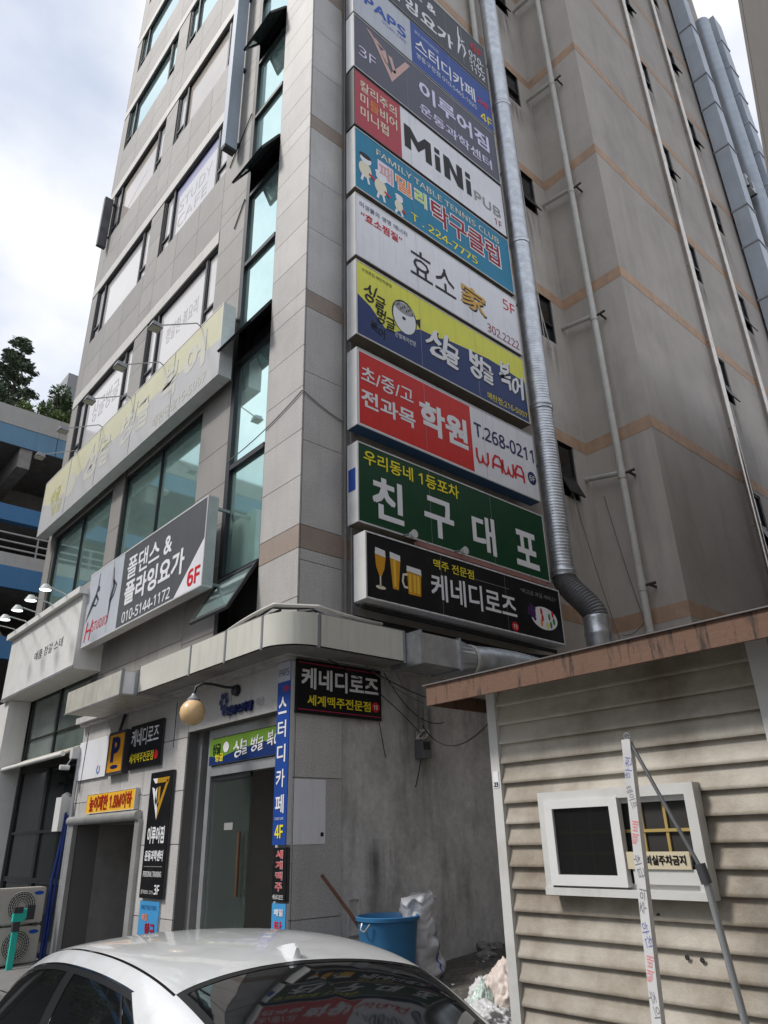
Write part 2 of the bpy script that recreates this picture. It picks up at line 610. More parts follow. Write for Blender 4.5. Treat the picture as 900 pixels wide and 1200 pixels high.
# rough earth of the alley between the tall building and the shed
mb = MB()
nx, ny = 40, 46
vs = []
for i in range(nx + 1):
    for j in range(ny + 1):
        x, y = -0.05 + 5.3 * i / nx, -0.6 + 9.2 * j / ny
        e = min(1, (x + 0.05) / 0.3, (5.25 - x) / 0.4, (y + 0.6) / 0.5)
        h = mnoise.noise(Vector((x * 1.3, y * 1.3, 3))) * 0.05 + mnoise.noise(Vector((x * 5, y * 5, 9))) * 0.018
        vs.append((x, y, gz(x, y) + 0.006 + max(0, e) * (0.05 + h)))
mb.add(vs, [(i * (ny + 1) + j, (i + 1) * (ny + 1) + j, (i + 1) * (ny + 1) + j + 1, i * (ny + 1) + j + 1) for i in range(nx) for j in range(ny)])
mb.sm = True
structure(mb.build('alley_earth', M_dirt))
sheet('sidewalk', M_pave, [-14 + 0.9 * i for i in range(16)], [-1.6, -1.1, -0.6, -0.1], 0.1)
kb = MB()
for i in range(14):
    x0, x1 = -14 + i, -14 + i + 0.99
    zz = gz(x0 + 0.5, -1.7)
    kb.box(x0, x1, -1.76, -1.602, zz - 0.2, zz + 0.1)
structure(kb.build('kerb', M_pave))

# ------------------------------------------------------------------ the tall corner building
ZT = 46.0
BL = thing('office_building', 'tall grey granite corner building carrying the stack of shop signs', 'building', (-6.5, 6, -0.6))

WTOP = [14.55 + 4.57 * k for k in range(6)]
WR, WL = (-7.5, -3.65), (-12.6, -8.35)
holes = []
for zt in WTOP:
    holes += [(*WR, zt - 2.2, zt), (*WL, zt - 2.2, zt)]
B2 = [(-7.6, -3.65, 7.6, 9.9), (-12.5, -8.3, 7.6, 9.9)]
holes += B2
holes.append((-2.48, -1.13, 4.72, 44.0))
holes.append((-13.0, -7.96, 4.1, 6.9))
wall_holes(('y', 0.03), -13.1, 0, 4.1, ZT, holes, 0.3).build('wall', M_joint, BL)
# left flank, roof and rear so the block is closed
fl = MB()
fl.add([(-13.1, 0.03, 4.1), (-13.1, 24, 4.1), (-13.1, 24, ZT), (-13.1, 0.03, ZT)], [(0, 3, 2, 1)])
fl.add([(-13.1, 0.03, ZT), (0, 0.03, ZT), (1.77, 8.7, ZT), (1.77, 24, ZT), (-13.1, 24, ZT)], [(0, 1, 2, 3, 4)])
fl.add([(-13.1, 24, -1), (1.77, 24, -1), (1.77, 24, ZT), (-13.1, 24, ZT)], [(3, 2, 1, 0)])
fl.build('wall', M_plast, BL)
piece('wall', M_granw, BL, -13.16, -13.101, 0.0, 0.6, 4.1, ZT)

G = 0.012


def panels(m, x0, x1, rows, cols=1, proud=0.0):
    for a, b in rows:
        w = (x1 - x0) / cols
        for c in range(cols):
            piece('panel', m, BL, x0 + c * w + G / 2, x0 + (c + 1) * w - G / 2, -proud, 0.027, a + G / 2, b - G / 2)


def floor_rows(z_to, lo=True):
    rows, bands = [], []
    rows += [(4.12, 4.9), (4.9, 5.68)]
    f = 0
    while 5.68 + 4.64 * f < z_to:
        zb = 5.68 + 4.64 * f
        bands.append((zb, zb + 0.39))
        for i in range(5):
            rows.append((zb + 0.39 + 0.85 * i, zb + 0.39 + 0.85 * (i + 1)))
        f += 1
    return rows, bands, 5.68 + 4.64 * f


r_, b_, ze = floor_rows(22)
panels(M_gran, -1.13, 0, r_)
panels(M_granb, -1.13, 0, b_[:1])
panels(M_gran, -1.13, 0, b_[1:])
panels(M_gran, -1.13, 0, [(ze, ZT)])
r_, b_, ze = floor_rows(22)
panels(M_granw, -3.65, -2.48, r_)
panels(M_granw, -3.65, -2.48, b_)
panels(M_granw, -3.65, -2.48, [(ze, ZT)])
r_, b_, ze = floor_rows(31)
panels(M_granw, -8.35, -7.6 + 0.1, [q for q in r_ if q[0] > 9.9])
panels(M_granw, -8.3, -7.6, [q for q in r_ if q[1] <= 10.4 and q[0] > 5.7])
panels(M_granw, -8.35, -7.5, b_[1:] + [(ze, ZT)])
panels(M_granw, -13.1, -12.6, [(4.12, 7.6), (7.6, 9.9), (9.9, 12.35)] + [(z, z + 4.57) for z in WTOP[:-1]] + [(12.35, 14.55), (WTOP[-1], ZT)])
for (x0, x1) in (WR, WL):
    for k, zt in enumerate(WTOP):
        piece('lintel', M_strip, BL, x0 - (0.5 if x0 == WL[0] else 0.85), x1, -0.02, 0.027, zt + 0.004, zt + 0.38)
        z1 = (zt + 2.37) if k < 5 else ZT
        n = 2 if k < 5 else 1
        hh = (z1 - zt - 0.386) / n
        panels(M_granw, x0, x1, [(zt + 0.386 + hh * i, zt + 0.386 + hh * (i + 1)) for i in range(n)], 3 if k < 5 else 1)
    panels(M_granw, x0, x1, [(9.9, 11.1), (11.1, 12.35)], 3)
panels(M_granw, -7.6, -3.65, [(4.12, 5.0), (5.0, 6.2), (6.2, 7.6)], 4)
panels(M_granw, -12.5, -8.3, [(6.9, 7.6)], 1)


def glaze(w, x0, x1, z0, z1, m, y=0.11):
    return MB().box(x0, x1, y, y + 0.012, z0, z1).build('pane', m, w)


def win3(x0, x1, z0, z1, mc, ms, side=(True, True), open_left=False):
    """three-light window: fixed centre with narrow casements"""
    f = MB()
    t = 0.07
    f.box(x0, x1, 0.04, 0.16, z0, z0 + t).box(x0, x1, 0.04, 0.16, z1 - t, z1)
    f.box(x0, x0 + t, 0.041, 0.159, z0 + t, z1 - t).box(x1 - t, x1, 0.041, 0.159, z0 + t, z1 - t)
    a, b = x0 + 0.62, x1 - 0.62
    f.box(a - 0.045, a + 0.045, 0.042, 0.158, z0 + t, z1 - t).box(b - 0.045, b + 0.045, 0.042, 0.158, z0 + t, z1 - t)
    w = f.build('window', M_black, BL)
    glaze(w, a + 0.045, b - 0.045, z0 + t, z1 - t, mc)
    for c0, c1 in ((x0 + t, a - 0.045), (b + 0.045, x1 - t)):
        zm = z0 + t + 0.42
        s = MB()
        s.box(c0, c1, 0.05, 0.13, zm, zm + 0.06)
        for q0, q1 in ((c0, c0 + 0.04), (c1 - 0.04, c1)):
            s.box(q0, q1, 0.06, 0.13, z0 + t, zm).box(q0, q1, 0.06, 0.13, zm + 0.06, z1 - t)
        s.build('sash', M_black, w)
        glaze(w, c0 + 0.04, c1 - 0.04, z0 + t, zm, ms, 0.1)
        glaze(w, c0 + 0.04, c1 - 0.04, zm + 0.06, z1 - t, ms, 0.1)
    return w


kinds_r = [M_glass_film, M_glass_film, M_glass_beige, M_glass_cyan, M_glass_cyan, M_glass_cyan]
kinds_l = [M_glass_film, M_glass_film, M_glass_beige, M_glass_cyan, M_glass_cyan, M_glass_cyan]
M_flet = mat('film_lettering', (0.45, 0.44, 0.46), 0.3)
M_fviol = mat('film_violet', (0.38, 0.38, 0.58), 0.3)
for k, zt in enumerate(WTOP):
    w1 = win3(*WR, zt - 2.2, zt, kinds_r[k], M_glass_film if k < 3 else M_glass_cyan)
    w2 = win3(*WL, zt - 2.2, zt, kinds_l[k], M_glass_film if k < 3 else M_glass_cyan)
    if k == 1:
        rect('film_stripe', M_fviol, w1, ('y', 0.11), -6.8, -4.35, zt - 0.42, zt - 0.08, 0.003)
        T(w1, 'STUDY', ('y', 0.11), -6.6, -4.7, zt - 1.15, zt - 0.75, M_flet, 0.0, 0.003)
        T(w1, 'CAFE', ('y', 0.11), -6.6, -4.9, zt - 1.75, zt - 1.35, M_flet, 0.0, 0.003)
    if k == 0:
        T(w1, '정갈한 복요리', ('y', 0.11), -6.4, -4.7, zt - 1.3, zt - 0.8, M_flet, 0.0, 0.003)
        T(w2, '싱글벙글', ('y', 0.11), -11.4, -9.4, zt - 1.3, zt - 0.6, M_flet, 0.0, 0.003)
    if k == 2:
        ribbon('film_lettering', M_flet, w2, ('y', 0.11), [(-11.3, zt - 1.6), (-9.8, zt - 1.1)], 0.03, 0.003)
# second floor picture windows
for (x0, x1, z0, z1) in B2:
    f = MB()
    f.box(x0, x1, 0.05, 0.16, z0, z0 + 0.06).box(x0, x1, 0.05, 0.16, z1 - 0.08, z1)
    f.box(x0, x0 + 0.07, 0.051, 0.159, z0 + 0.06, z1 - 0.08).box(x1 - 0.05, x1, 0.051, 0.159, z0 + 0.06, z1 - 0.08)
    xm = (x0 + x1) / 2
    f.box(xm - 0.02, xm + 0.02, 0.052, 0.158, z0 + 0.06, z1 - 0.08)
    w = f.build('window', M_black, BL)
    glaze(w, x0 + 0.07, xm - 0.02, z0 + 0.06, z1 - 0.08, M_glass_teal)
    glaze(w, xm + 0.02, x1 - 0.05, z0 + 0.06, z1 - 0.08, M_glass_teal)
# stairwell glass strip beside the corner pier
sx0, sx1 = -2.48, -1.13
segs = [(4.75, 5.75, 8.0), (10.33, 11.15, 12.95), (14.96, 15.8, 17.6), (19.55, 20.35, 22.2), (24.2, 25.0, 26.8), (28.8, 29.6, 44)]
for i, (z0, z1, zm) in enumerate(segs):
    ztop = segs[i + 1][0] if i + 1 < len(segs) else 44.0
    f = MB()
    f.box(sx0, sx0 + 0.13, 0.0, 0.18, z0, ztop).box(sx1 - 0.05, sx1, 0.03, 0.17, z0, ztop)
    f.box(sx0 + 0.13, sx1 - 0.05, 0.005, 0.16, z0, z0 + 0.09).box(sx0 + 0.13, sx1 - 0.05, 0.005, 0.16, z1, z1 + 0.1)
    if zm < ztop:
        f.box(sx0 + 0.13, sx1 - 0.05, 0.005, 0.16, zm - 0.05, zm + 0.05)
    w = f.build('window', M_black, BL)
    gt = M_glass_teal if i == 0 else M_glass_cyan
    glaze(w, sx0 + 0.13, sx1 - 0.05, z1 + 0.1, min(zm, ztop) - 0.05, gt, 0.08)
    if zm < ztop:
        glaze(w, sx0 + 0.13, sx1 - 0.05, zm + 0.05, ztop, M_glass_cyan, 0.08)
    # dark opening and hopper sash swung outwards
    glaze(w, sx0 + 0.13, sx1 - 0.05, z0 + 0.09, z1, M_dark, 0.3)
    h = z1 - z0
    sw = 0.5 if i == 0 else 0.42
    dz = math.sqrt(max(0.01, (h) ** 2 - sw ** 2))
    top, bot = Vector((0, -0.0, z1 + 0.03)), Vector((0, -sw, z1 + 0.03 - dz))
    d = (bot - top).normalized()
    nrm = Vector((0, d.z, -d.y))
    if nrm.y > 0:
        nrm = -nrm

    def slab(mbx, xa, xb, s0, s1, t0, t1):
        pts = []
        for xx in (xa, xb):
            for s_, t_ in ((s0, t0), (s1, t0), (s1, t1), (s0, t1)):
                p = top + d * s_ + nrm * t_
                pts.append((xx, p.y, p.z))
        mbx.add(pts, [(0, 1, 2, 3), (7, 6, 5, 4), (0, 4, 5, 1), (1, 5, 6, 2), (2, 6, 7, 3), (3, 7, 4, 0)])
    s = MB()
    L = (bot - top).length
    xa, xb = sx0 + 0.1, sx1 - 0.03
    slab(s, xa, xb, 0, 0.06, -0.02, 0.03)
    slab(s, xa, xb, L - 0.07, L, -0.02, 0.03)
    slab(s, xa, xa + 0.06, 0.06, L - 0.07, -0.02, 0.03)
    slab(s, xb - 0.06, xb, 0.06, L - 0.07, -0.02, 0.03)
    so = s.build('open_sash', M_black, w)
    g = MB()
    slab(g, xa + 0.06, xb - 0.06, 0.06, L - 0.07, 0.0, 0.012)
    g.build('pane', M_glass_cyan, w)

# right-hand face: granite corner strip
rr = [(0.7, 2.38), (2.38, 3.23), (3.23, 4.0), (-0.6, 0.7), (4.12, 5.49)]
for f in range(4):
    zb = 5.68 + 4.64 * f
    rr += [(zb + 0.39, zb + 1.9), (zb + 1.9, zb + 3.25), (zb + 3.25, zb + 4.64)]
    piece('panel', M_granb, BL, -0.027, 0.0, 0.032, 0.83, zb + G / 2, zb + 0.39 - G / 2)
rr.append((5.68 + 4.64 * 4, ZT))
rr.append((5.49, 5.68))
for a, b in rr:
    piece('panel', M_granr, BL, -0.027, 0.0, 0.032, 0.83, a + G / 2, b - G / 2)
# plaster walls of the alley side
RW = [(7.45, 8.1, 10.35 - 1.55 + 4.6 * k, 10.35 + 4.6 * k) for k in range(6)]
wall_holes(('x', -0.03), 0.03, 8.7, 4.1, ZT, RW, 0.14).build('wall', M_plast, BL)
wall_holes(('x', -0.03), 0.03, 8.7, -1.0, 4.1, [], 0.1).build('wall', M_conc, BL)
XS = 1.77
MB().add([(-0.03, 8.7, -1), (XS, 8.7, -1), (XS, 8.7, ZT), (-0.03, 8.7, ZT)], [(0, 1, 2, 3)]).build('wall', M_plast, BL)
C1 = [(13.85, 14.45, 10.15 - 1.6 + 4.62 * k, 10.15 + 4.62 * k) for k in range(8)]
C2 = [(17.4, 18.05, 10.0 - 1.6 + 4.6 * k, 10.0 + 4.6 * k) for k in range(8)]
wall_holes(('x', XS), 8.7, 24, -1, ZT, C1 + C2, 0.14).build('wall', M_plast2, BL)
for k in range(8):
    z0, z1 = 5.7 + 4.58 * k, 6.04 + 4.58 * k
    piece('band', M_band, BL, -0.03, -0.024, 0.84, 8.694, z0, z1)
    piece('band', M_band, BL, -0.03, XS + 0.006, 8.694, 8.7, z0, z1)
    piece('band', M_band, BL, XS, XS + 0.006, 8.7, 24, z0, z1)


def win_side(xp, y0, y1, z0, z1, tilt):
    f = MB()
    t = 0.05
    f.box(xp - 0.12, xp - 0.03, y0, y1, z0, z0 + t).box(xp - 0.12, xp - 0.03, y0, y1, z1 - t, z1)
    f.box(xp - 0.119, xp - 0.031, y0, y0 + t, z0 + t, z1 - t).box(xp - 0.119, xp - 0.031, y1 - t, y1, z0 + t, z1 - t)
    zm = z0 + (z1 - z0) * 0.38
    f.box(xp - 0.118, xp - 0.02, y0 + t, y1 - t, zm - 0.03, zm + 0.03)
    w = f.build('window', M_black, BL)
    MB().box(xp - 0.08, xp - 0.07, y0 + t, y1 - t, zm + 0.03, z1 - t).build('pane', M_glass_dark, w)
    MB().box(xp - 0.1, xp - 0.09, y0 + t, y1 - t, z0 + t, zm - 0.03).build('pane', M_glass_dark, w)
    if tilt:
        s = MB()
        a = Vector((xp - 0.03, 0, zm - 0.02))
        b = a + Vector((0.2, 0, -(zm - z0) * 0.86))
        nn = Vector((b.z - a.z, 0, -(b.x - a.x))).normalized() * 0.03
        q = []
        for yy in (y0 + 0.02, y1 - 0.02):
            for p in (a, b, b + nn, a + nn):
                q.append((p.x, yy, p.z))
        s.add(q, [(0, 1, 2, 3), (7, 6, 5, 4), (0, 4, 5, 1), (1, 5, 6, 2), (2, 6, 7, 3), (3, 7, 4, 0)])
        s.build('open_sash', M_black, w)


for k, h in enumerate(RW):
    win_side(-0.03, *h, k in (0, 2, 4))
for k, h in enumerate(C1):
    win_side(XS, *h, k in (0, 1, 3, 5))
for k, h in enumerate(C2):
    win_side(XS, *h, k in (2, 4, 5))

M_soot = stain_mat()
for (xp, lst) in ((-0.03, RW), (XS, C1 + C2)):
    for (a, b, c, d) in lst:
        hh = random.uniform(1.5, 2.6)
        MB().add([(xp + 0.008, a - 0.12, c - hh), (xp + 0.008, b + 0.12, c - hh), (xp + 0.008, b + 0.12, c), (xp + 0.008, a - 0.12, c)], [(0, 1, 2, 3)]).build('stain', M_soot, BL)
for (a, b, z0, z1) in ((1.9, 2.9, 0.8, 3.9), (1.2, 2.0, 0.2, 1.6), (3.3, 4.4, 2.6, 3.95)):
    MB().add([(-0.025, a, z0), (-0.025, b, z0), (-0.025, b, z1), (-0.025, a, z1)], [(0, 1, 2, 3)]).build('stain', M_soot, BL)
for q_ in ((0.96, 1.16, 0.45, 0.47), (0.96, 1.16, 0.87, 0.89), (0.96, 0.98, 0.471, 0.869), (1.14, 1.16, 0.471, 0.869)):
    piece('hatch_edge', M_conc, BL, -0.03, -0.01, *q_)

# ---- ground floor of the front
PK = (-7.62, -4.66, -1.0, 2.0)
DR = (-3.1, -0.36, -1.0, 3.3)
wall_holes(('y', 0.03), -7.95, 0, -1.0, 4.1, [PK, DR], 0.45).build('wall', M_joint, BL)


def tiles(x0, x1, rows, cols, m=M_granr):
    panels(m, x0, x1, rows, cols)


tiles(-4.66, -3.1, [(-0.6, 0.55), (0.55, 1.6), (1.6, 2.4), (2.4, 3.23), (3.23, 4.0)], 1)
tiles(-7.62, -4.66, [(2.0, 2.42), (2.42, 3.23), (3.23, 4.0)], 3)
tiles(-7.95, -7.62, [(-0.7, 0.6), (0.6, 1.5), (1.5, 2.42), (2.42, 3.23), (3.23, 4.0)], 1)
tiles(-3.1, -0.36, [(3.3, 4.0)], 2)
tiles(-0.36, 0, [(-0.6, 0.7), (0.7, 2.38), (2.38, 4.0)], 1)
# ledge over the ground floor
lg = MB()
lg.box(-7.95, 0.1, -0.2, 0.026, 4.0, 4.12)
lg.box(0.001, 0.1, 0.026, 8.6, 4.0, 4.12)
lg.box(-7.9, 0.0, -0.12, 0.026, 3.95, 3.999)
lg.build('ledge', M_conc, BL)
# parking passage and its metal surround
M_inner = mat('passage_wall', (0.26, 0.25, 0.235), 0.85, var=0.12, grime=0.3)
pi_ = MB()
x0, x1, zt = -7.62, -4.66, 2.0
pi_.add([(x0, 0.48, -1), (x0, 6, -1), (x0, 6, zt), (x0, 0.48, zt)], [(0, 1, 2, 3)])
pi_.add([(x1, 0.48, -1), (x1, 6, -1), (x1, 6, zt), (x1, 0.48, zt)], [(3, 2, 1, 0)])
pi_.add([(x0, 0.48, zt), (x0, 6, zt), (x1, 6, zt), (x1, 0.48, zt)], [(0, 1, 2, 3)])
pi_.add([(x0, 6, -1), (x1, 6, -1), (x1, 6, zt), (x0, 6, zt)], [(0, 1, 2, 3)])
pi_.build('passage', M_inner, BL)
sh = MB()
for i in range(22):
    sh.box(-6.4, -4.7, 1.6, 1.64, -0.7 + i * 0.12, -0.7 + i * 0.12 + 0.112)
sh.box(-6.46, -6.4, 1.58, 1.66, -0.7, 2.0)
shu = sh.build('shutter', mat('shutter_brown', (0.045, 0.038, 0.034), 0.6, var=0.2), BL)
T(shu, '출차주의', ('y', 1.6), -6.0, -4.9, 1.0, 1.3, K_orange, 0.01)
M_surr = mat('surround_metal', (0.42, 0.42, 0.41), 0.4, 0.4, var=0.1, grime=0.3, gcol=(0.2, 0.19, 0.18), gscale=2)
sr = MB()
sr.tube([(-7.85, -0.06, 2.08), (-4.56, -0.06, 2.08)], 0.085, 14)
sr.box(-7.86, -7.6, -0.07, 0.02, -0.8, 2.02)
sr.box(-4.68, -4.5, -0.07, 0.02, -0.7, 2.02)
sr.build('passage_surround', M_surr, BL)
# entrance with aluminium frame, open glass leaf and dark stair hall
en = MB()
x0, x1, zt = -3.1, -0.36, 3.3
en.add([(x0, 0.48, -1), (x0, 5, -1), (x0, 5, zt), (x0, 0.48, zt)], [(0, 1, 2, 3)])
en.add([(x1, 0.48, -1), (x1, 5, -1), (x1, 5, zt), (x1, 0.48, zt)], [(3, 2, 1, 0)])
en.add([(x0, 0.48, zt), (x0, 5, zt), (x1, 5, zt), (x1, 0.48, zt)], [(0, 1, 2, 3)])
en.add([(x0, 5, -1), (x1, 5, -1), (x1, 5, zt), (x0, 5, zt)], [(0, 1, 2, 3)])
en.add([(x0, 0.48, -0.33), (x1, 0.48, -0.33), (x1, 5, -0.33), (x0, 5, -0.33)], [(0, 1, 2, 3)])
en.build('entrance_hall', mat('hall_wall', (0.42, 0.39, 0.36), 0.7, var=0.08), BL)
ef = MB()
for a, b in ((-3.1, -2.95), (-2.72, -2.6), (-0.48, -0.36)):
    ef.box(a, b, 0.2, 0.32, -0.7, 3.3)
ef.box(-2.6, -0.48, 0.201, 0.319, 2.58, 2.72)
ef.box(-2.6, -0.48, 0.201, 0.319, 3.16, 3.3)
ef.build('door_frame', M_alu, BL)
M_clear = mat('door_glass', (0.5, 0.6, 0.57), 0.05, 0.0, trans=0.95, spec=0.7, ior=1.3)
dl = MB().box(-2.58, -1.45, 0.25, 0.264, -0.3, 2.5)
door = dl.build('door', M_clear, BL)
hd = MB()
for yy in (0.19, 0.33):
    hd.tube([(-1.6, yy, 0.9), (-1.6, yy, 1.75)], 0.025, 8)
hd.build('handle', mat('wood_handle', (0.12, 0.06, 0.03), 0.4), door)
MB().box(-2.58, -1.45, 0.235, 0.279, 2.5, 2.578).build('door_rail', M_black, door)
MB().box(-2.58, -1.45, 0.235, 0.279, -0.38, -0.301).build('door_rail', M_alu, door)
rect('notice', K_lgrey, door, ('y', 0.25), -2.15, -1.9, 1.78, 1.88, 0.003)
# left shop front
M_shopw = mat('shop_white', (0.74, 0.73, 0.7), 0.5, var=0.05, streak=0.25, stcol=(0.35, 0.32, 0.28))
sf = MB()
sf.box(-13.1, -12.2, -0.5, 0.03, -1.0, 5.09)
sf.build('pillar', M_shopw, BL)
MB().box(-13.1, -7.96, 0.55, 0.6, -1.0, 6.9).build('shop_backing', M_dark, BL)
fr = MB()
for a, b in ((-12.2, -12.05), (-10.1, -10.0), (-8.1, -7.96)):
    fr.box(a, b, 0.06, 0.16, -0.8, 5.85)
for a, b in ((3.3, 3.45), (5.75, 5.85), (0.9, 1.0), (1.9, 1.96)):
    fr.box(-12.05, -8.1, 0.061, 0.159, a, b)
sw = fr.build('shop_window', M_black, BL)
for a, b in ((-12.05, -10.1), (-10.0, -8.1)):
    MB().box(a, b, 0.1, 0.112, 3.45, 5.75).build('pane', mat('glass_shop_pale', (0.18, 0.22, 0.21), 0.06, 0.3, var=0.3, vscale=0.8, spec=0.9), sw)
    MB().box(a, b, 0.1, 0.112, 1.96, 3.3).build('pane', M_glass_dark, sw)
    MB().box(a, b, 0.1, 0.112, 1.0, 1.9).build('pane', M_glass_dark, sw)
    MB().box(a, b, 0.1, 0.112, -0.7, 0.9).build('pane', M_glass_dark, sw)

# ------------------------------------------------------------------ signs on the alley face
SY0, SY1 = 0.80, 5.76


def sign_right(name, label, z0, z1, faces, cab=M_cabinet, xf=0.45, xb=0.19, y0=SY0, y1=SY1, soffit=None, group='lightbox signs stacked up the side wall'):
    t = thing(name, label, 'sign', (xb, (y0 + y1) / 2, z0), group)
    MB().box(xb, xf - 0.02, y0, y1, z0, z1).build('cabinet', cab, t)
    rim = MB()
    b = 0.025
    rim.box(xf - 0.019, xf + 0.008, y0, y1, z1 - b, z1).box(xf - 0.019, xf + 0.008, y0, y1, z0, z0 + b)
    rim.box(xf - 0.019, xf + 0.0075, y0, y0 + b, z0 + b, z1 - b).box(xf - 0.019, xf + 0.0075, y1 - b, y1, z0 + b, z1 - b)
    rim.build('rim', cab, t)
    MB().box(xf - 0.018, xf, y0 + b, y1 - b, z0 + b, z1 - b).build('face', faces[0], t)
    for i, (m, a, c, d, e) in enumerate(faces[1:]):
        rect('face_panel', m, t, ('x', xf), max(a, y0 + b), min(c, y1 - b), max(d, z0 + b), min(e, z1 - b), 0.002)
    for q_ in (1, 2):
        yy = y0 + (y1 - y0) * q_ / 3
        rect('seam', M_cabgrey, t, ('x', xf), yy - 0.003, yy + 0.003, z0 + b, z1 - b, 0.0032)
    br = MB()
    for yy in (y0 + 0.35, (y0 + y1) / 2, y1 - 0.35):
        br.box(-0.04, xb, yy - 0.025, yy + 0.025, z1 - 0.16, z1 - 0.11)
        br.box(-0.04, xb, yy - 0.025, yy + 0.025, z0 + 0.11, z0 + 0.16)
    br.build('bracket', M_cabgrey, t)
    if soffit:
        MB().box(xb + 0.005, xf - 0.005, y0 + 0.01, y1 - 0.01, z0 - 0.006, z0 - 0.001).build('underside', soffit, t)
    return t, ('x', xf)


# 1 pole dance and flying yoga (top, partly out of view)
t, f = sign_right('dance_studio_sign', 'charcoal grey studio sign at the top of the stack, cut by the photo edge', 20.78, 22.6,
                  [K_char], M_cabgrey, soffit=M_brown)
T(t, '폴댄스 &', f, 1.7, 3.72, 21.9, 22.35, K_lwhite, 0.02)
T(t, '플라잉요가', f, 1.2, 4.33, 21.05, 21.65, K_lwhite, 0.025)
dn = [(4.62, 22.45), (4.6, 22.1), (4.66, 21.85), (4.6, 21.6), (4.52, 21.2)]
ribbon('dancer', K_lwhite, t, f, dn, [0.03, 0.06, 0.16, 0.1, 0.03])
ribbon('dancer', K_lwhite, t, f, [(4.64, 21.8), (4.8, 21.75), (4.85, 21.55), (4.75, 21.25)], [0.12, 0.08, 0.06, 0.03])
ribbon('dancer', K_lwhite, t, f, [(4.66, 21.9), (4.85, 22.0)], [0.06, 0.03])
ribbon('dancer', K_lgrey, t, f, [(4.74, 22.5), (4.74, 20.95)], 0.02, 0.004)
T(t, '6F', f, 5.12, 5.6, 22.0, 22.3, K_lred, 0.02)
T(t, '010-', f, 5.0, 5.62, 21.6, 21.85, K_lwhite, 0.015)
T(t, '5144-', f, 5.0, 5.62, 21.3, 21.53, K_lwhite, 0.015)
T(t, '1172', f, 5.02, 5.62, 21.0, 21.23, K_lwhite, 0.015)

# 2 study cafe
t, f = sign_right('study_cafe_sign', 'silver and blue study cafe lightbox sign with yellow 4F, second from top of the stack', 19.03, 20.7,
                  [K_silver, (K_blue, 2.68, 6, 19, 21)], M_cabgrey, soffit=M_brown)
T(t, 'PAPS', f, 1.15, 2.5, 19.72, 20.1, K_lblue, 0.02)
T(t, 'STUDY CAFE', f, 1.7, 2.5, 19.55, 19.64, K_lblue, 0.0)
T(t, '스터디카페', f, 2.82, 5.06, 19.66, 20.2, K_lwhite, 0.015)
T(t, '월드스터디의진화', f, 2.82, 3.7, 20.33, 20.45, K_lwhite, 0.0)
T(t, '영통구청점 010-5465-1025', f, 2.84, 5.08, 19.38, 19.58, K_lwhite, 0.0)
T(t, '24h', f, 5.15, 5.68, 19.8, 20.05, K_lred, 0.01)
T(t, '4F', f, 5.22, 5.68, 19.18, 19.5, K_lyel, 0.01)

# 3 gym
t, f = sign_right('gym_sign', 'slate grey gym lightbox sign with rose triangle emblem and 3F', 17.12, 18.97, [K_slate], M_cabinet, soffit=M_cabdark)
MB().box(0.2, 0.428, SY0 - 0.004, SY0, 17.14, 18.95).build('end_cap', K_white, t)
T(t, '3F', f, 0.95, 1.46, 17.65, 17.98, K_lilac, 0.0)
for pts in ([(1.18, 18.82), (1.38, 18.62), (1.95, 17.62), (1.95, 17.9), (1.5, 18.62), (1.3, 18.8)],
            [(1.45, 18.62), (1.75, 18.55), (1.62, 18.42), (1.78, 18.1), (1.85, 18.2), (1.78, 18.55), (1.45, 18.72)],
            [(1.95, 17.62), (2.58, 18.78), (2.42, 18.78), (1.95, 17.95)],
            [(1.85, 18.5), (1.98, 18.5), (2.1, 18.05), (2.02, 18.0)]):
    poly('emblem', K_rose, t, f, pts, 0.006)
T(t, '이루어짐', f, 2.86, 5.43, 18.0, 18.6, K_lilac, 0.025)
T(t, '운동과학센터', f, 2.84, 5.45, 17.4, 17.75, K_lilac, 0.015)

# 4 mini pub
t, f = sign_right('mini_pub_sign', 'white mini pub sign with maroon end panel and heavy black letters', 15.26, 17.04,
                  [K_white, (K_maroon, 0.7, 2.17, 15, 18)], M_cabdark, soffit=M_cabdark)
T(t, '칼리주의', f, 0.98, 2.05, 16.48, 16.82, K_cream, 0.01)
T(t, '미들비어', f, 0.98, 2.05, 16.06, 16.4, K_cream, 0.01)
T(t, '들', f, 1.25, 1.5, 16.07, 16.39, K_orange, 0.01, 0.009)
T(t, '미니펍', f, 0.98, 1.78, 15.64, 15.98, K_cream, 0.01)


def blk(rects):
    for a, b, c, d in rects:
        rect('lettering', K_lblack, t, f, a, b, c, d, 0.007)


h0, h1 = 15.78, 16.52
blk([(2.27, 2.47, h0, h1), (2.93, 3.13, h0, h1), (3.25, 3.42, h0, 16.28), (3.55, 3.75, h0, h1), (4.0, 4.2, h0, h1), (4.32, 4.49, h0, 16.28)])
blk([(3.25, 3.42, 16.36, h1), (4.32, 4.49, 16.36, h1)])
poly('lettering', K_lblack, t, f, [(2.471, h1), (2.471, 16.2), (2.7, 15.9), (2.929, 16.2), (2.929, h1), (2.7, 16.22)], 0.007)
poly('lettering', K_lblack, t, f, [(3.751, h1), (3.751, 16.22), (3.999, h0), (3.999, 16.08)], 0.007)
T(t, 'PUB', f, 4.6, 5.58, 15.78, 16.1, K_lgrey, 0.02)
T(t, '1F', f, 5.3, 5.58, 15.46, 15.66, K_ldred, 0.0)

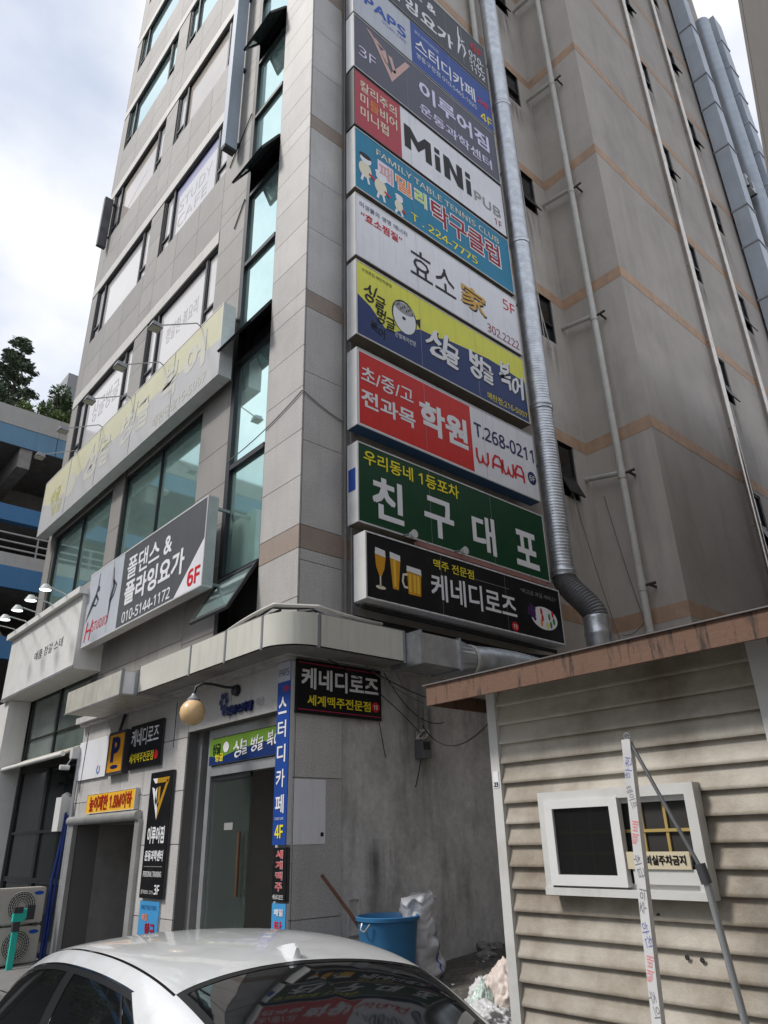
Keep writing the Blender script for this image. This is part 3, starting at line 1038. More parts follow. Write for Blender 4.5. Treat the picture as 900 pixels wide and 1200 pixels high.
# 5 table tennis club
t, f = sign_right('table_tennis_sign', 'teal table tennis club sign with yellow phone number', 13.45, 15.18, [K_teal], M_cabinet, soffit=M_brown)
T(t, 'FAMILY TABLE TENNIS CLUB', f, 1.4, 5.36, 14.8, 14.98, K_cream, 0.005)
rect('face_panel', K_pinkw, t, f, 1.43, 1.88, 14.18, 14.7, 0.004)
T(t, '패', f, 1.47, 1.85, 14.22, 14.66, K_rose, 0.02)
T(t, '밀', f, 1.92, 2.42, 14.2, 14.68, K_lwhite, 0.06, 0.006)
T(t, '밀', f, 1.95, 2.39, 14.23, 14.65, K_orange, 0.02, 0.009)
T(t, '리', f, 2.48, 2.87, 14.2, 14.68, K_lwhite, 0.06, 0.006)
T(t, '리', f, 2.51, 2.84, 14.23, 14.65, K_lime, 0.02, 0.009)
T(t, '탁구클럽', f, 2.96, 5.36, 13.98, 14.72, K_lwhite, 0.06, 0.006)
T(t, '탁구클럽', f, 3.0, 5.32, 14.02, 14.68, K_ldred, 0.02, 0.009)
T(t, 'T . 224-7775', f, 2.35, 4.45, 13.6, 13.82, K_lyel, 0.01)
for k, (cu, cz, sx) in enumerate(((1.08, 14.12, 1.0), (1.5, 13.92, 1.0), (2.0, 13.75, 0.7))):
    poly('figure', K_cream, t, f, ell(cu, cz, 0.17 * sx, 0.22 * sx), 0.005)
    poly('figure', K_lwhite, t, f, ell(cu + 0.02, cz + 0.3 * sx, 0.15 * sx, 0.13 * sx), 0.006)
    poly('figure', K_lblack if k == 0 else K_lwhite, t, f, ell(cu + 0.01, cz + 0.39 * sx, 0.16 * sx, 0.07 * sx), 0.007)
    ribbon('figure', K_lred, t, f, [(cu + 0.1, cz - 0.05), (cu + 0.26 * sx, cz - 0.12)], 0.06, 0.008)
    ribbon('figure', K_lwhite, t, f, [(cu - 0.06, cz - 0.2 * sx), (cu - 0.1, cz - 0.36 * sx)], 0.06, 0.006)
    ribbon('figure', K_lwhite, t, f, [(cu + 0.06, cz - 0.2 * sx), (cu + 0.1, cz - 0.36 * sx)], 0.06, 0.006)

# 6 enzyme sauna
t, f = sign_right('enzyme_sauna_sign', 'plain white lightbox sign with a gold character and red 5F', 11.68, 13.3, [K_white], M_cabinet, soffit=M_brown)
T(t, '미생물의 생명 에너지', f, 0.92, 2.2, 13.0, 13.13, K_lnavy, 0.0)
T(t, '“효소찜질”', f, 0.95, 2.05, 12.68, 12.9, K_lred, 0.015)
T(t, '효소', f, 2.26, 3.6, 12.1, 12.82, K_lblack, 0.0)
T(t, '家', f, 3.8, 4.62, 12.1, 12.72, K_lblack, 0.02, 0.006, rot=-4)
T(t, '家', f, 3.77, 4.59, 12.13, 12.75, K_gold, 0.012, 0.009, rot=-4)
T(t, '5F', f, 5.25, 5.68, 12.78, 13.08, K_lred, 0.0)
T(t, '302.2222', f, 4.58, 5.68, 11.78, 12.02, K_ldred, 0.0)


def brush(t, f, chars, m, lift=0.008, bold=0.015):
    for ch, u0, u1, z0, z1, rot, shr in chars:
        T(t, ch, f, u0, u1, z0, z1, m, bold, lift, rot, shr, nib=True)


# 7 puffer fish restaurant
t, f = sign_right('pufferfish_restaurant_sign', 'yellow and navy restaurant sign with white brush lettering, above the red sign', 9.83, 11.57,
                  [K_yel], M_cabinet, soffit=M_brown)
wave = [(0.84, 10.76), (1.15, 10.62), (1.5, 10.3), (1.75, 10.34), (2.1, 10.55), (2.43, 10.74), (2.9, 10.78), (3.3, 10.88), (3.87, 10.94), (4.5, 11.0), (5.0, 10.98), (5.72, 10.92)]
poly('face_panel', K_navy, t, f, [(0.84, 9.86), (5.72, 9.86)] + wave[::-1], 0.003)
T(t, '수원본점 매탄직영점', f, 0.95, 1.7, 11.36, 11.45, K_lblack, 0.0)
brush(t, f, [('싱', 1.0, 1.28, 10.72, 11.15, 0, 0.2), ('글', 1.27, 1.52, 10.66, 10.98, 0, 0.1), ('벙', 1.3, 1.52, 10.36, 10.7, 0, 0.1), ('글', 1.53, 1.76, 10.3, 10.6, 0, 0)], K_lblack)
brush(t, f, [('복', 1.15, 1.32, 10.08, 10.32, 0, 0), ('어', 1.33, 1.5, 10.03, 10.25, 0, 0)], K_lblack)
poly('emblem', K_lblack, t, f, ell(2.02, 10.82, 0.33, 0.4), 0.005)
poly('emblem', K_lwhite, t, f, ell(2.02, 10.8, 0.3, 0.37), 0.0065)
poly('emblem', K_lgrey, t, f, ell(2.03, 11.02, 0.27, 0.13), 0.0075)
for k in range(9):
    poly('emblem', K_lblack, t, f, ell(1.83 + 0.05 * k, 11.03 + 0.05 * math.sin(k * 2.1), 0.018, 0.03, 8), 0.0085)
poly('emblem', K_lblack, t, f, ell(2.0, 10.78, 0.05, 0.04, 12), 0.0085)
poly('emblem', K_lblack, t, f, [(2.3, 10.9), (2.46, 11.0), (2.44, 10.75)], 0.006)
T(t, '은빛복어전문', f, 1.75, 2.3, 10.24, 10.36, K_lwhite, 0.0)
brush(t, f, [('싱', 2.62, 3.2, 10.2, 10.92, 0, 0.15), ('글', 3.15, 3.55, 10.2, 10.75, 0, 0.05), ('벙', 3.86, 4.28, 10.28, 10.95, -3, 0.1), ('글', 4.25, 4.62, 10.3, 10.8, 0, 0.0), ('복', 4.86, 5.24, 10.4, 11.15, 0, 0.0), ('어', 5.25, 5.64, 10.3, 10.95, 0, 0.05)], K_lblack, 0.005, 0.05)
brush(t, f, [('싱', 2.6, 3.18, 10.23, 10.95, 0, 0.15), ('글', 3.13, 3.53, 10.23, 10.78, 0, 0.05), ('벙', 3.84, 4.26, 10.31, 10.98, -3, 0.1), ('글', 4.23, 4.6, 10.33, 10.83, 0, 0.0), ('복', 4.84, 5.22, 10.43, 11.18, 0, 0.0), ('어', 5.23, 5.62, 10.33, 10.98, 0, 0.05)], K_lwhite, 0.009, 0.03)
T(t, '매탄점:216-5007', f, 4.35, 5.66, 9.93, 10.1, K_lyel, 0.005)

# 8 academy
t, f = sign_right('academy_sign', 'red and white private academy sign with navy phone number', 7.95, 9.54, [K_white, (K_red, 0.86, 3.73, 8.0, 9.48)], M_cabinet, soffit=mat('blue_soffit', (0.03, 0.08, 0.16), 0.6))
T(t, '초/중/고', f, 0.9, 2.15, 8.86, 9.2, K_lwhite, 0.01)
T(t, '전과목', f, 0.9, 2.18, 8.36, 8.72, K_lwhite, 0.022)
T(t, '학원', f, 2.3, 3.6, 8.4, 9.08, K_lwhite, 0.035)
T(t, 'T.268-0211', f, 3.82, 5.7, 8.84, 9.16, K_lnavy, 0.012)
wp = []
for i, (kind, u) in enumerate((('w', 3.84), ('a', 4.3), ('w', 4.62), ('a', 5.0))):
    if kind == 'w':
        P_ = [(0, 0.3), (0.0, 0.12), (0.06, 0.02), (0.14, 0.05), (0.17, 0.2), (0.2, 0.05), (0.28, 0.02), (0.33, 0.1), (0.33, 0.3)]
    else:
        P_ = [(0.0, 0.02), (0.02, 0.2), (0.1, 0.31), (0.22, 0.31), (0.28, 0.2), (0.28, 0.0)]
    pts = [(u + a, 8.24 + b * 1.1) for a, b in P_]
    ribbon('lettering', K_lred, t, f, pts, 0.062)
    if kind == 'a':
        ribbon('lettering', K_lred, t, f, [(u + 0.02, 8.37), (u + 0.28, 8.37)], 0.055, 0.006)
poly('emblem', K_lnavy, t, f, ell(5.56, 8.44, 0.14, 0.15), 0.006)
T(t, '6F', f, 5.47, 5.65, 8.37, 8.5, K_lwhite, 0.01, 0.009)

# 9 green pub
t, f = sign_right('green_pub_sign', 'dark green pub sign with four large white characters', 6.17, 7.63, [K_green], M_cabinet, soffit=M_brown)
MB().box(0.22, 0.4, SY0 - 0.006, SY0 - 0.001, 6.75, 7.15).build('end_panel', K_blue, t)
T(t, '우리동네 1등포차', f, 0.93, 3.22, 7.25, 7.52, K_lyel, 0.015)
for ch, a, b in (('친', 1.11, 1.8), ('구', 2.29, 3.03), ('대', 3.52, 4.16), ('포', 4.75, 5.45)):
    T(t, ch, f, a, b, 6.34, 7.1, K_lwhite, 0.025)

t = thing('strip_lamp', 'reddish strip lamp bar fixed along the foot of the green sign', 'lamp', (0.5, 3.5, 6.02))
MB().box(0.46, 0.56, 2.0, 5.5, 6.02, 6.1).build('housing', mat('strip_lamp_rose', (0.3, 0.14, 0.12), 0.5, var=0.15), t)
MB().box(0.4, 0.459, 2.3, 2.36, 6.05, 6.2).box(0.4, 0.459, 5.1, 5.16, 6.05, 6.2).build('bracket', M_cabgrey, t)
for yq, lb in ((1.78, 'small floodlight on the green sign foot, nearer the corner'), (3.0, 'small floodlight on the green sign foot, in the middle')):
    t = thing('sign_spotlight', lb, 'floodlight', (0.5, yq, 6.1), 'small floodlights between green and black signs')
    MB().tube([(0.45, yq, 6.18), (0.62, yq, 6.14)], 0.018, 6).build('arm', M_cabgrey, t)
    MB().lathe((0.62, yq, 6.12), [(0.0, 0.0), (0.05, 0.01), (0.075, 0.1), (0.0, 0.1)], 12, 'x').build('lamp_head', M_cabinet, t)

# 10 black beer sign, standing further out
t, f = sign_right('beer_hall_sign', 'black beer hall sign with three beer glasses, lowest of the stack', 4.87, 5.96, [K_black], M_cabinet, xf=0.62, xb=0.34, y0=0.8, y1=5.75, soffit=M_cabinet)
K_beer = mat('print_beer', S(214, 150, 24), 0.4)
K_beer2 = mat('print_beer_light', S(236, 196, 70), 0.4)
poly('print', K_beer, t, f, [(0.99, 5.62), (1.21, 5.6), (1.18, 5.4), (1.12, 5.28), (1.07, 5.28), (1.01, 5.42)], 0.004)
poly('print', K_lwhite, t, f, [(0.99, 5.62), (1.21, 5.6), (1.2, 5.71), (1.0, 5.73)], 0.004)
ribbon('print', K_cream, t, f, [(1.095, 5.28), (1.095, 5.1)], 0.03, 0.004)
poly('print', K_cream, t, f, ell(1.1, 5.09, 0.1, 0.03), 0.004)
poly('print', K_beer, t, f, [(1.3, 5.62), (1.52, 5.6), (1.47, 5.12), (1.35, 5.12)], 0.004)
poly('print', K_beer2, t, f, [(1.36, 5.6), (1.42, 5.6), (1.42, 5.16), (1.38, 5.16)], 0.006)
poly('print', K_lwhite, t, f, [(1.3, 5.62), (1.52, 5.6), (1.52, 5.7), (1.3, 5.72)], 0.004)
poly('print', K_beer, t, f, [(1.66, 5.48), (1.97, 5.46), (1.95, 5.1), (1.68, 5.1)], 0.004)
for q in (1.72, 1.82, 1.9):
    poly('print', K_beer2, t, f, [(q - 0.025, 5.44), (q + 0.025, 5.44), (q + 0.025, 5.14), (q - 0.025, 5.14)], 0.006)
poly('print', K_lwhite, t, f, [(1.65, 5.47), (1.98, 5.45), (1.97, 5.56), (1.66, 5.57)], 0.004)
ribbon('print', K_cream, t, f, [(1.67, 5.42), (1.58, 5.4), (1.56, 5.28), (1.6, 5.2), (1.67, 5.2)], 0.04, 0.0045)
T(t, '맥주 전문점', f, 2.27, 3.26, 5.66, 5.83, K_lyel, 0.01)
ribbon('lettering', K_lgrey, t, f, [(3.3, 5.68), (4.2, 5.68)], 0.008)
T(t, '케네디로즈', f, 2.19, 4.36, 5.12, 5.58, K_lwhite, 0.015)
poly('emblem', K_lred, t, f, ell(4.28, 5.0, 0.095, 0.085), 0.005)
T(t, '19', f, 4.23, 4.33, 4.96, 5.04, K_lwhite, 0.01)
T(t, '*최고급 과일 서비스*', f, 4.52, 5.62, 5.69, 5.78, K_lgrey, 0.0)
poly('print', K_lwhite, t, f, ell(5.18, 5.3, 0.4, 0.22), 0.004)
for k in range(16):
    a, r = random.uniform(0, 6.28), random.uniform(0, 1)
    poly('print', K_purple, t, f, ell(4.85 + 0.16 * r * math.cos(a), 5.36 + 0.16 * r * math.sin(a), 0.045, 0.045, 10), 0.005 + 0.0002 * k)
for k, (mm, a, b) in enumerate(((K_lred, 5.1, 5.42), (K_lred, 5.12, 5.3), (K_orange, 5.08, 5.2), (K_lgreen, 5.33, 5.35), (K_lgreen, 5.36, 5.2), (K_lred, 5.44, 5.42), (K_lyel, 5.25, 5.17), (K_lgreen, 5.46, 5.28))):
    poly('print', mm, t, f, ell(a, b, 0.035, 0.07, 10), 0.0055 + 0.0003 * k)
# white edging dashes like the photograph's perforated trim
for zq in (4.878, 5.935):
    td = MB()
    for k in range(22):
        y = 0.83 + k * 0.224
        td.box(0.6285, 0.631, y, y + 0.16, zq, zq + 0.016)
    td.build('trim_strip', K_lwhite, t)['kind'] = 'stuff'

# ------------------------------------------------------------------ signs on the street face


def sign_front(name, label, x0, x1, z0, z1, face, yf, yb, cab=M_cabinet, rim=0.03, cat='sign', group=None, wall=0.03):
    t = thing(name, label, cat, ((x0 + x1) / 2, yb, z0), group)
    MB().box(x0, x1, yf + 0.012, yb, z0, z1).build('cabinet', cab, t)
    if rim:
        r = MB()
        r.box(x0, x1, yf - 0.006, yf + 0.0115, z0, z0 + rim).box(x0, x1, yf - 0.006, yf + 0.0115, z1 - rim, z1)
        r.box(x0, x0 + rim, yf - 0.0055, yf + 0.0115, z0 + rim, z1 - rim).box(x1 - rim, x1, yf - 0.0055, yf + 0.0115, z0 + rim, z1 - rim)
        r.build('rim', cab, t)
    MB().box(x0 + rim, x1 - rim, yf, yf + 0.0118, z0 + rim, z1 - rim).build('face', face, t)
    if yb < -0.02:
        br = MB()
        n = max(2, int((x1 - x0) / 2.2))
        for k in range(n):
            xx = x0 + 0.2 + (x1 - x0 - 0.4) * k / (n - 1)
            br.box(xx - 0.025, xx + 0.025, yb, wall, z0 + 0.1, z0 + 0.15).box(xx - 0.025, xx + 0.025, yb, wall, z1 - 0.15, z1 - 0.1)
        br.build('bracket', M_cabgrey, t)
    return t, ('y', yf)


# faded yellow restaurant sign over the second floor
M_fadey = sm('faded_yellow', (204, 201, 172), 0.5, 0.05, 0.15)
M_fadev = sm('faded_violet', (186, 185, 186), 0.5, 0.05, 0.15)
M_fadew = mat('letter_faded_white', S(196, 195, 184), 0.5)
M_fadel = mat('letter_faded_yellow', S(196, 192, 120), 0.5)
t, f = sign_front('faded_restaurant_sign', 'long sun-faded pale yellow restaurant sign running under the third-floor windows', -12.95, -2.32, 9.93, 11.7, M_fadey, -0.4, -0.12)
wv = [(-12.9, 10.95), (-12.2, 10.7), (-11.6, 10.62), (-10.8, 10.75), (-9.6, 10.88), (-8.0, 10.85), (-6.7, 10.9), (-5.4, 10.98), (-4, 10.95), (-3, 10.86), (-2.36, 10.8)]
poly('face_panel', M_fadev, t, f, [(-12.9, 9.97), (-2.36, 9.97)] + wv[::-1], 0.003)
brush(t, f, [('싱', -9.6, -8.6, 10.3, 11.35, 0, 0.15), ('글', -8.5, -7.8, 10.35, 11.2, 0, 0), ('벙', -7.2, -6.4, 10.4, 11.3, 0, 0.1), ('글', -6.3, -5.6, 10.4, 11.2, 0, 0), ('복', -5.0, -4.2, 10.5, 11.4, 0, 0), ('어', -3.9, -3.0, 10.5, 11.4, 0, 0.05)], M_fadew, 0.006, 0.03)
T(t, '매탄점:216-5007', f, -5.3, -2.85, 10.05, 10.35, M_fadew, 0.01)
T(t, '싱글', f, -12.2, -11.4, 10.65, 11.1, M_fadel, 0.01)
T(t, '벙글', f, -11.9, -11.1, 10.2, 10.6, M_fadel, 0.01)
poly('emblem', M_fadew, t, f, ell(-10.6, 10.75, 0.45, 0.35), 0.0055)
sd = MB()
for k in range(1, 5):
    x = -12.95 + 10.63 * k / 5
    sd.box(x - 0.006, x + 0.006, -0.4095, -0.4045, 9.96, 11.67)
sd.build('seam', M_cabgrey, t)

# grey pole dance sign
t, f = sign_front('pole_dance_sign', 'grey pole dance and flying yoga sign with red 6F on the street side', -7.45, -2.08, 5.52, 7.2, K_grey, -0.5, -0.3)
MB().box(-2.078, -2.07, -0.49, -0.31, 5.55, 7.17).build('end_panel', M_alu, t)
rect('face_panel', K_silver, t, f, -7.42, -5.61, 5.55, 7.17, 0.002)
poly('face_panel', K_white, t, f, [(-3.1, 5.55), (-2.11, 5.55), (-2.11, 6.4)], 0.003)
T(t, '폴댄스 &', f, -5.36, -3.37, 6.5, 6.98, K_lwhite, 0.015)
T(t, '플라잉요가', f, -5.36, -2.8, 5.95, 6.45, K_lwhite, 0.03)
T(t, '010-5144-1172', f, -5.34, -3.26, 5.6, 5.82, K_lwhite, 0.012)
T(t, '6F', f, -2.62, -2.17, 5.62, 5.93, K_lred, 0.03)
T(t, 'H', f, -7.3, -6.98, 5.62, 6.05, K_lred, 0.0, shear=0.2)
T(t, 'STUDIO', f, -6.95, -6.15, 5.78, 5.98, K_lred, 0.0)
K_slet = mat('letter_slate', S(70, 72, 80), 0.4)
ribbon('dancer', K_slet, t, f, [(-6.88, 7.08), (-6.9, 6.8), (-6.95, 6.62), (-7.08, 6.45), (-7.3, 6.2), (-7.38, 6.08)], [0.03, 0.05, 0.1, 0.15, 0.08, 0.02])
ribbon('dancer', K_slet, t, f, [(-6.95, 6.6), (-6.8, 6.45), (-6.9, 6.35), (-7.1, 6.4)], [0.08, 0.07, 0.05, 0.04])
poly('dancer', K_slet, t, f, ell(-6.86, 6.72, 0.07, 0.07, 12), 0.006)
ribbon('dancer', K_slet, t, f, [(-6.1, 7.0), (-6.06, 6.75), (-6.0, 6.55), (-6.1, 6.3), (-6.13, 5.8)], [0.03, 0.06, 0.12, 0.12, 0.03])
ribbon('dancer', K_slet, t, f, [(-6.05, 6.7), (-5.86, 6.55), (-5.95, 6.35), (-6.1, 6.25)], [0.06, 0.06, 0.06, 0.05])
ribbon('dancer', K_lgrey, t, f, [(-6.14, 7.15), (-6.14, 5.6)], 0.02, 0.0045)

# vertical blade sign high on the facade
t = thing('blade_sign', 'tall narrow blue-grey blade sign sticking out high on the facade', 'sign', (-3.05, 0.0, 16.9))
MB().box(-3.15, -2.95, -0.42, -0.1, 16.95, 33.0).build('cabinet', mat('blade_metal', (0.36, 0.41, 0.48), 0.5, 0.0, var=0.06, streak=0.25, stcol=(0.2, 0.2, 0.2)), t)
MB().box(-3.14, -2.96, -0.41, -0.11, 16.88, 16.949).build('end_cap', M_black, t)
b = MB()
for z in (17.2, 20, 23, 26, 29):
    b.box(-3.09, -3.01, -0.1, 0.02, z, z + 0.1)
b.build('bracket', M_black, t)
t = thing('blade_sign', 'dark weathered projecting sign on the far left edge of the facade', 'sign', (-12.4, 0, 21.0))
MB().box(-12.6, -12.45, -0.36, -0.06, 21.0, 23.3).build('cabinet', mat('blade_dark', (0.1, 0.1, 0.11), 0.5, var=0.3, grime=0.4), t)
MB().box(-12.55, -12.5, -0.06, 0.05, 21.52, 21.58).box(-12.55, -12.5, -0.06, 0.05, 23.1, 23.2).build('bracket', M_black, t)

# white shop fascia at far left
t = thing('shop_fascia_sign', 'plain white shop fascia with tiny dark lettering at the far left', 'sign', (-10.2, -0.6, 5.1))
MB().box(-12.6, -7.5, -0.6, 0.026, 5.1, 6.75).build('fascia_box', M_shopw, t)
MB().box(-12.75, -7.45, -0.72, 0.026, 6.75, 6.9).build('cornice', M_shopw, t)
MB().box(-12.62, -7.48, -0.615, -0.601, 5.1, 5.16).build('trim', M_alu, t)
T(t, '예품 정갈 스테', ('y', -0.6), -10.35, -8.4, 5.75, 5.98, K_lblack, 0.0, 0.004)

# signs round the entrances
t, f = sign_front('blank_white_panel', 'blank white panel left of the yellow parking box sign', -7.9, -6.32, 2.85, 3.62, K_white, -0.05, -0.002, rim=0.0, cat='panel')
ribbon('emblem', K_lblue, t, f, [(-6.75, 3.08), (-6.8, 2.98), (-6.74, 2.92), (-6.66, 2.96), (-6.66, 3.06)], 0.03)
t, f = sign_front('parking_sign', 'yellow box sign with a dark letter P', -6.17, -5.38, 2.83, 3.62, sm('parking_yellow', (226, 158, 40)), -0.12, -0.002, M_cabdark, 0.05)
T(t, 'P', f, -5.98, -5.6, 3.06, 3.52, K_lnavy, 0.05)
poly('print', K_lnavy, t, f, ell(-5.78, 2.97, 0.18, 0.035, 16), 0.006)
MB().tube([(-5.75, -0.1, 3.62), (-5.75, -0.03, 3.95)], 0.03, 8).build('bracket', M_black, t)
t, f = sign_front('beer_hall_plate', 'black beer hall plate with white and yellow words beside the parking box', -5.3, -3.97, 2.87, 3.65, K_black, -0.06, -0.002, M_cabdark, 0.0)
T(t, '케네디로즈', f, -5.22, -4.08, 3.26, 3.58, K_lwhite, 0.01)
T(t, '세계맥주전문점', f, -5.22, -4.22, 2.97, 3.14, K_lyel, 0.01)
poly('emblem', K_lred, t, f, ell(-4.12, 3.05, 0.08, 0.08), 0.005)
t, f = sign_front('height_limit_sign', 'yellow height limit sign in red letters over the parking passage', -7.02, -4.75, 2.18, 2.54, sm('limit_yellow', (240, 186, 62)), -0.08, -0.002, M_cabinet, 0.012)
T(t, '높이제한 1.8M이하', f, -6.85, -4.88, 2.22, 2.5, mat('letter_rust_red', S(170, 40, 24), 0.4), 0.03)
t, f = sign_front('gym_banner', 'tall narrow black gym banner with gold triangle emblem by the entrance', -4.22, -3.4, 0.82, 2.74, K_black, -0.06, -0.002, M_cabdark, 0.0)
for m_, pts in ((K_lwhite, [(-4.12, 2.64), (-3.95, 2.64), (-3.95, 2.56), (-4.02, 2.56)]), (K_gold, [(-3.95, 2.64), (-3.48, 2.64), (-3.56, 2.56), (-3.95, 2.56)]),
                (K_lwhite, [(-4.12, 2.5), (-3.86, 1.98), (-3.86, 2.15), (-4.02, 2.48)]), (K_gold, [(-3.86, 1.98), (-3.5, 2.6), (-3.58, 2.6), (-3.86, 2.16)]),
                (K_gold, [(-3.88, 2.5), (-3.8, 2.5), (-3.8, 2.26), (-3.88, 2.22)]), (K_lwhite, [(-3.98, 2.44), (-3.92, 2.5), (-3.92, 2.2), (-3.98, 2.26)])):
    poly('emblem', m_, t, f, pts, 0.005)
T(t, '이루어짐', f, -4.12, -3.5, 1.62, 1.88, K_lwhite, 0.03)
T(t, '운동과학센터', f, -4.14, -3.48, 1.36, 1.52, K_lwhite, 0.03)
ribbon('lettering', K_lgrey, t, f, [(-4.14, 1.28), (-3.48, 1.28)], 0.008)
T(t, 'PERSONAL TRAINING', f, -4.14, -3.48, 1.13, 1.21, K_lwhite, 0.01)
T(t, '문의031 215', f, -4.16, -3.72, 0.88, 0.94, K_lwhite, 0.0)
T(t, '3F', f, -3.68, -3.5, 0.88, 1.02, K_lwhite, 0.02)
t, f = sign_front('blue_poster', 'small light blue poster below the tall gym banner', -4.22, -3.52, 0.1, 0.78, sm('poster_blue', (70, 150, 205)), -0.03, -0.002, M_cabinet, 0.0, cat='poster')
T(t, 'FAMILY TABLE TENNIS', f, -4.15, -3.6, 0.66, 0.72, K_lnavy, 0.0)
T(t, '패밀', f, -4.1, -3.9, 0.5, 0.6, K_orange, 0.02)
T(t, '탁구', f, -3.95, -3.6, 0.28, 0.48, K_ldred, 0.04)
T(t, '클럽', f, -4.1, -3.75, 0.14, 0.27, K_pinkw, 0.02)
# corner banner strip
t, f = sign_front('study_cafe_banner', 'tall narrow blue study cafe banner at the building corner', -0.31, 0.0, 1.56, 3.94, K_blue, -0.08, -0.002, M_cabinet, 0.0)
rect('face_panel', K_silver, t, f, -0.31, 0.0, 3.66, 3.94, 0.002)
T(t, 'PAPS', f, -0.27, -0.03, 3.74, 3.84, K_lnavy, 0.0)
T(t, '24h', f, -0.16, -0.02, 3.52, 3.6, K_lred, 0.01)
for k, ch in enumerate('스터디카페'):
    z = 3.22 - 0.32 * k
    T(t, ch, f, -0.26, -0.06, z, z + 0.23, K_lwhite, 0.015)
T(t, 'STUDY CAFE', f, -0.26, -0.06, 1.86, 1.89, K_lwhite, 0.0)
T(t, '4F', f, -0.25, -0.06, 1.64, 1.8, K_lyel, 0.02)
t, f = sign_front('beer_strip_sign', 'small black vertical sign with red letters under the blue banner', -0.31, 0.0, 0.91, 1.53, K_black, -0.06, -0.002, M_cabdark, 0.0)
for k, ch in enumerate('세계맥주'):
    z = 1.4 - 0.125 * k
    T(t, ch, f, -0.23, -0.07, z, z + 0.1, K_lwhite, 0.03)
    T(t, ch, f, -0.225, -0.075, z + 0.003, z + 0.097, K_lred, 0.01, 0.009)
T(t, '케네디로즈', f, -0.28, -0.04, 0.93, 0.99, K_lwhite, 0.0)
t, f = sign_front('blue_strip_sign', 'small light blue strip sign lowest at the building corner', -0.31, 0.0, 0.0, 0.89, MATS['sign_poster_blue'], -0.05, -0.002, M_cabinet, 0.0)
T(t, '패밀', f, -0.25, -0.05, 0.75, 0.83, K_lwhite, 0.03)
T(t, '탁', f, -0.23, -0.07, 0.55, 0.7, K_lred, 0.02)
T(t, '구', f, -0.23, -0.07, 0.35, 0.5, K_lred, 0.02)
# transom sign
t, f = sign_front('transom_sign', 'green and blue restaurant sign over the glass entrance door', -2.6, -0.48, 2.74, 3.14, sm('transom_green', (112, 150, 52)), 0.16, 0.2, M_cabinet, 0.0)
poly('face_panel', K_navy, t, f, [(-2.6, 2.74), (-0.48, 2.74), (-0.48, 2.98), (-1.2, 2.94), (-1.8, 2.9), (-2.2, 2.84), (-2.6, 2.88)], 0.003)
T(t, '싱글', f, -2.5, -2.25, 2.88, 3.06, K_lblack, 0.02)
T(t, '벙글', f, -2.4, -2.15, 2.78, 2.9, K_lyel, 0.02)
poly('emblem', K_lwhite, t, f, ell(-2.08, 2.98, 0.09, 0.08), 0.006)
brush(t, f, [('싱', -1.85, -1.6, 2.8, 3.06, 0, 0.15), ('글', -1.6, -1.44, 2.82, 3.02, 0, 0), ('벙', -1.34, -1.16, 2.84, 3.06, 0, 0.1), ('글', -1.15, -1.0, 2.84, 3.02, 0, 0), ('복', -0.9, -0.73, 2.86, 3.08, 0, 0), ('어', -0.72, -0.54, 2.84, 3.06, 0, 0)], K_lwhite, 0.008, 0.02)
# cut blue letters above the entrance
t = thing('channel_letters', 'cut blue metal letters with a flower emblem above the glass entrance', 'sign', (-1.4, 0, 3.4))
K_cut = mat('letter_cut_blue', S(40, 52, 110), 0.35, 0.3)
for dx in range(4):
    T(t, '인뷰스파샵', ('y', 0.0), -1.8, -1.05, 3.4, 3.55, K_cut, 0.03, 0.01 + 0.012 * dx)
T(t, '약손', ('y', 0.0), -1.0, -0.75, 3.44, 3.56, K_lgrey, 0.0, 0.01)
for k in range(6):
    a = k * math.pi / 3
    poly('emblem', K_cut, t, ('y', 0.0), ell(-1.93 + 0.09 * math.cos(a), 3.64 + 0.1 * math.sin(a), 0.045, 0.05, 12), 0.03)
poly('emblem', K_cut, t, ('y', 0.0), ell(-1.9, 3.47, 0.06, 0.05, 12), 0.03)
# black plate on the alley side of the corner
t = thing('corner_beer_sign', 'black beer hall plate with thin pink rules on the alley wall by the corner', 'sign', (0, 0.8, 3.22))
MB().box(0.001, 0.05, 0.0, 1.56, 3.22, 3.97).build('face', K_black, t)
f = ('x', 0.05)
K_pline = mat('letter_pink_rule', S(180, 40, 80), 0.4)
ribbon('rule', K_pline, t, f, [(0.02, 3.92), (1.54, 3.92)], 0.012)
ribbon('rule', K_pline, t, f, [(0.02, 3.27), (1.54, 3.27)], 0.012)
T(t, '케네디로즈', f, 0.07, 1.5, 3.56, 3.86, K_lwhite, 0.025)
T(t, '세계맥주전문점', f, 0.18, 1.34, 3.33, 3.48, K_lyel, 0.02)
poly('emblem', K_lred, t, f, ell(1.44, 3.41, 0.08, 0.075), 0.005)
T(t, '19', f, 1.4, 1.48, 3.375, 3.445, K_lwhite, 0.02)
t = thing('paper_notice', 'large blank white sheet pasted on the corner wall', 'notice', (0, 0.3, 1.55))
MB().box(0.001, 0.006, 0.03, 0.55, 1.56, 2.36).build('sheet', K_white, t)
rect('print', K_lblack, t, ('x', 0.006), 0.47, 0.52, 1.65, 1.7, 0.002)

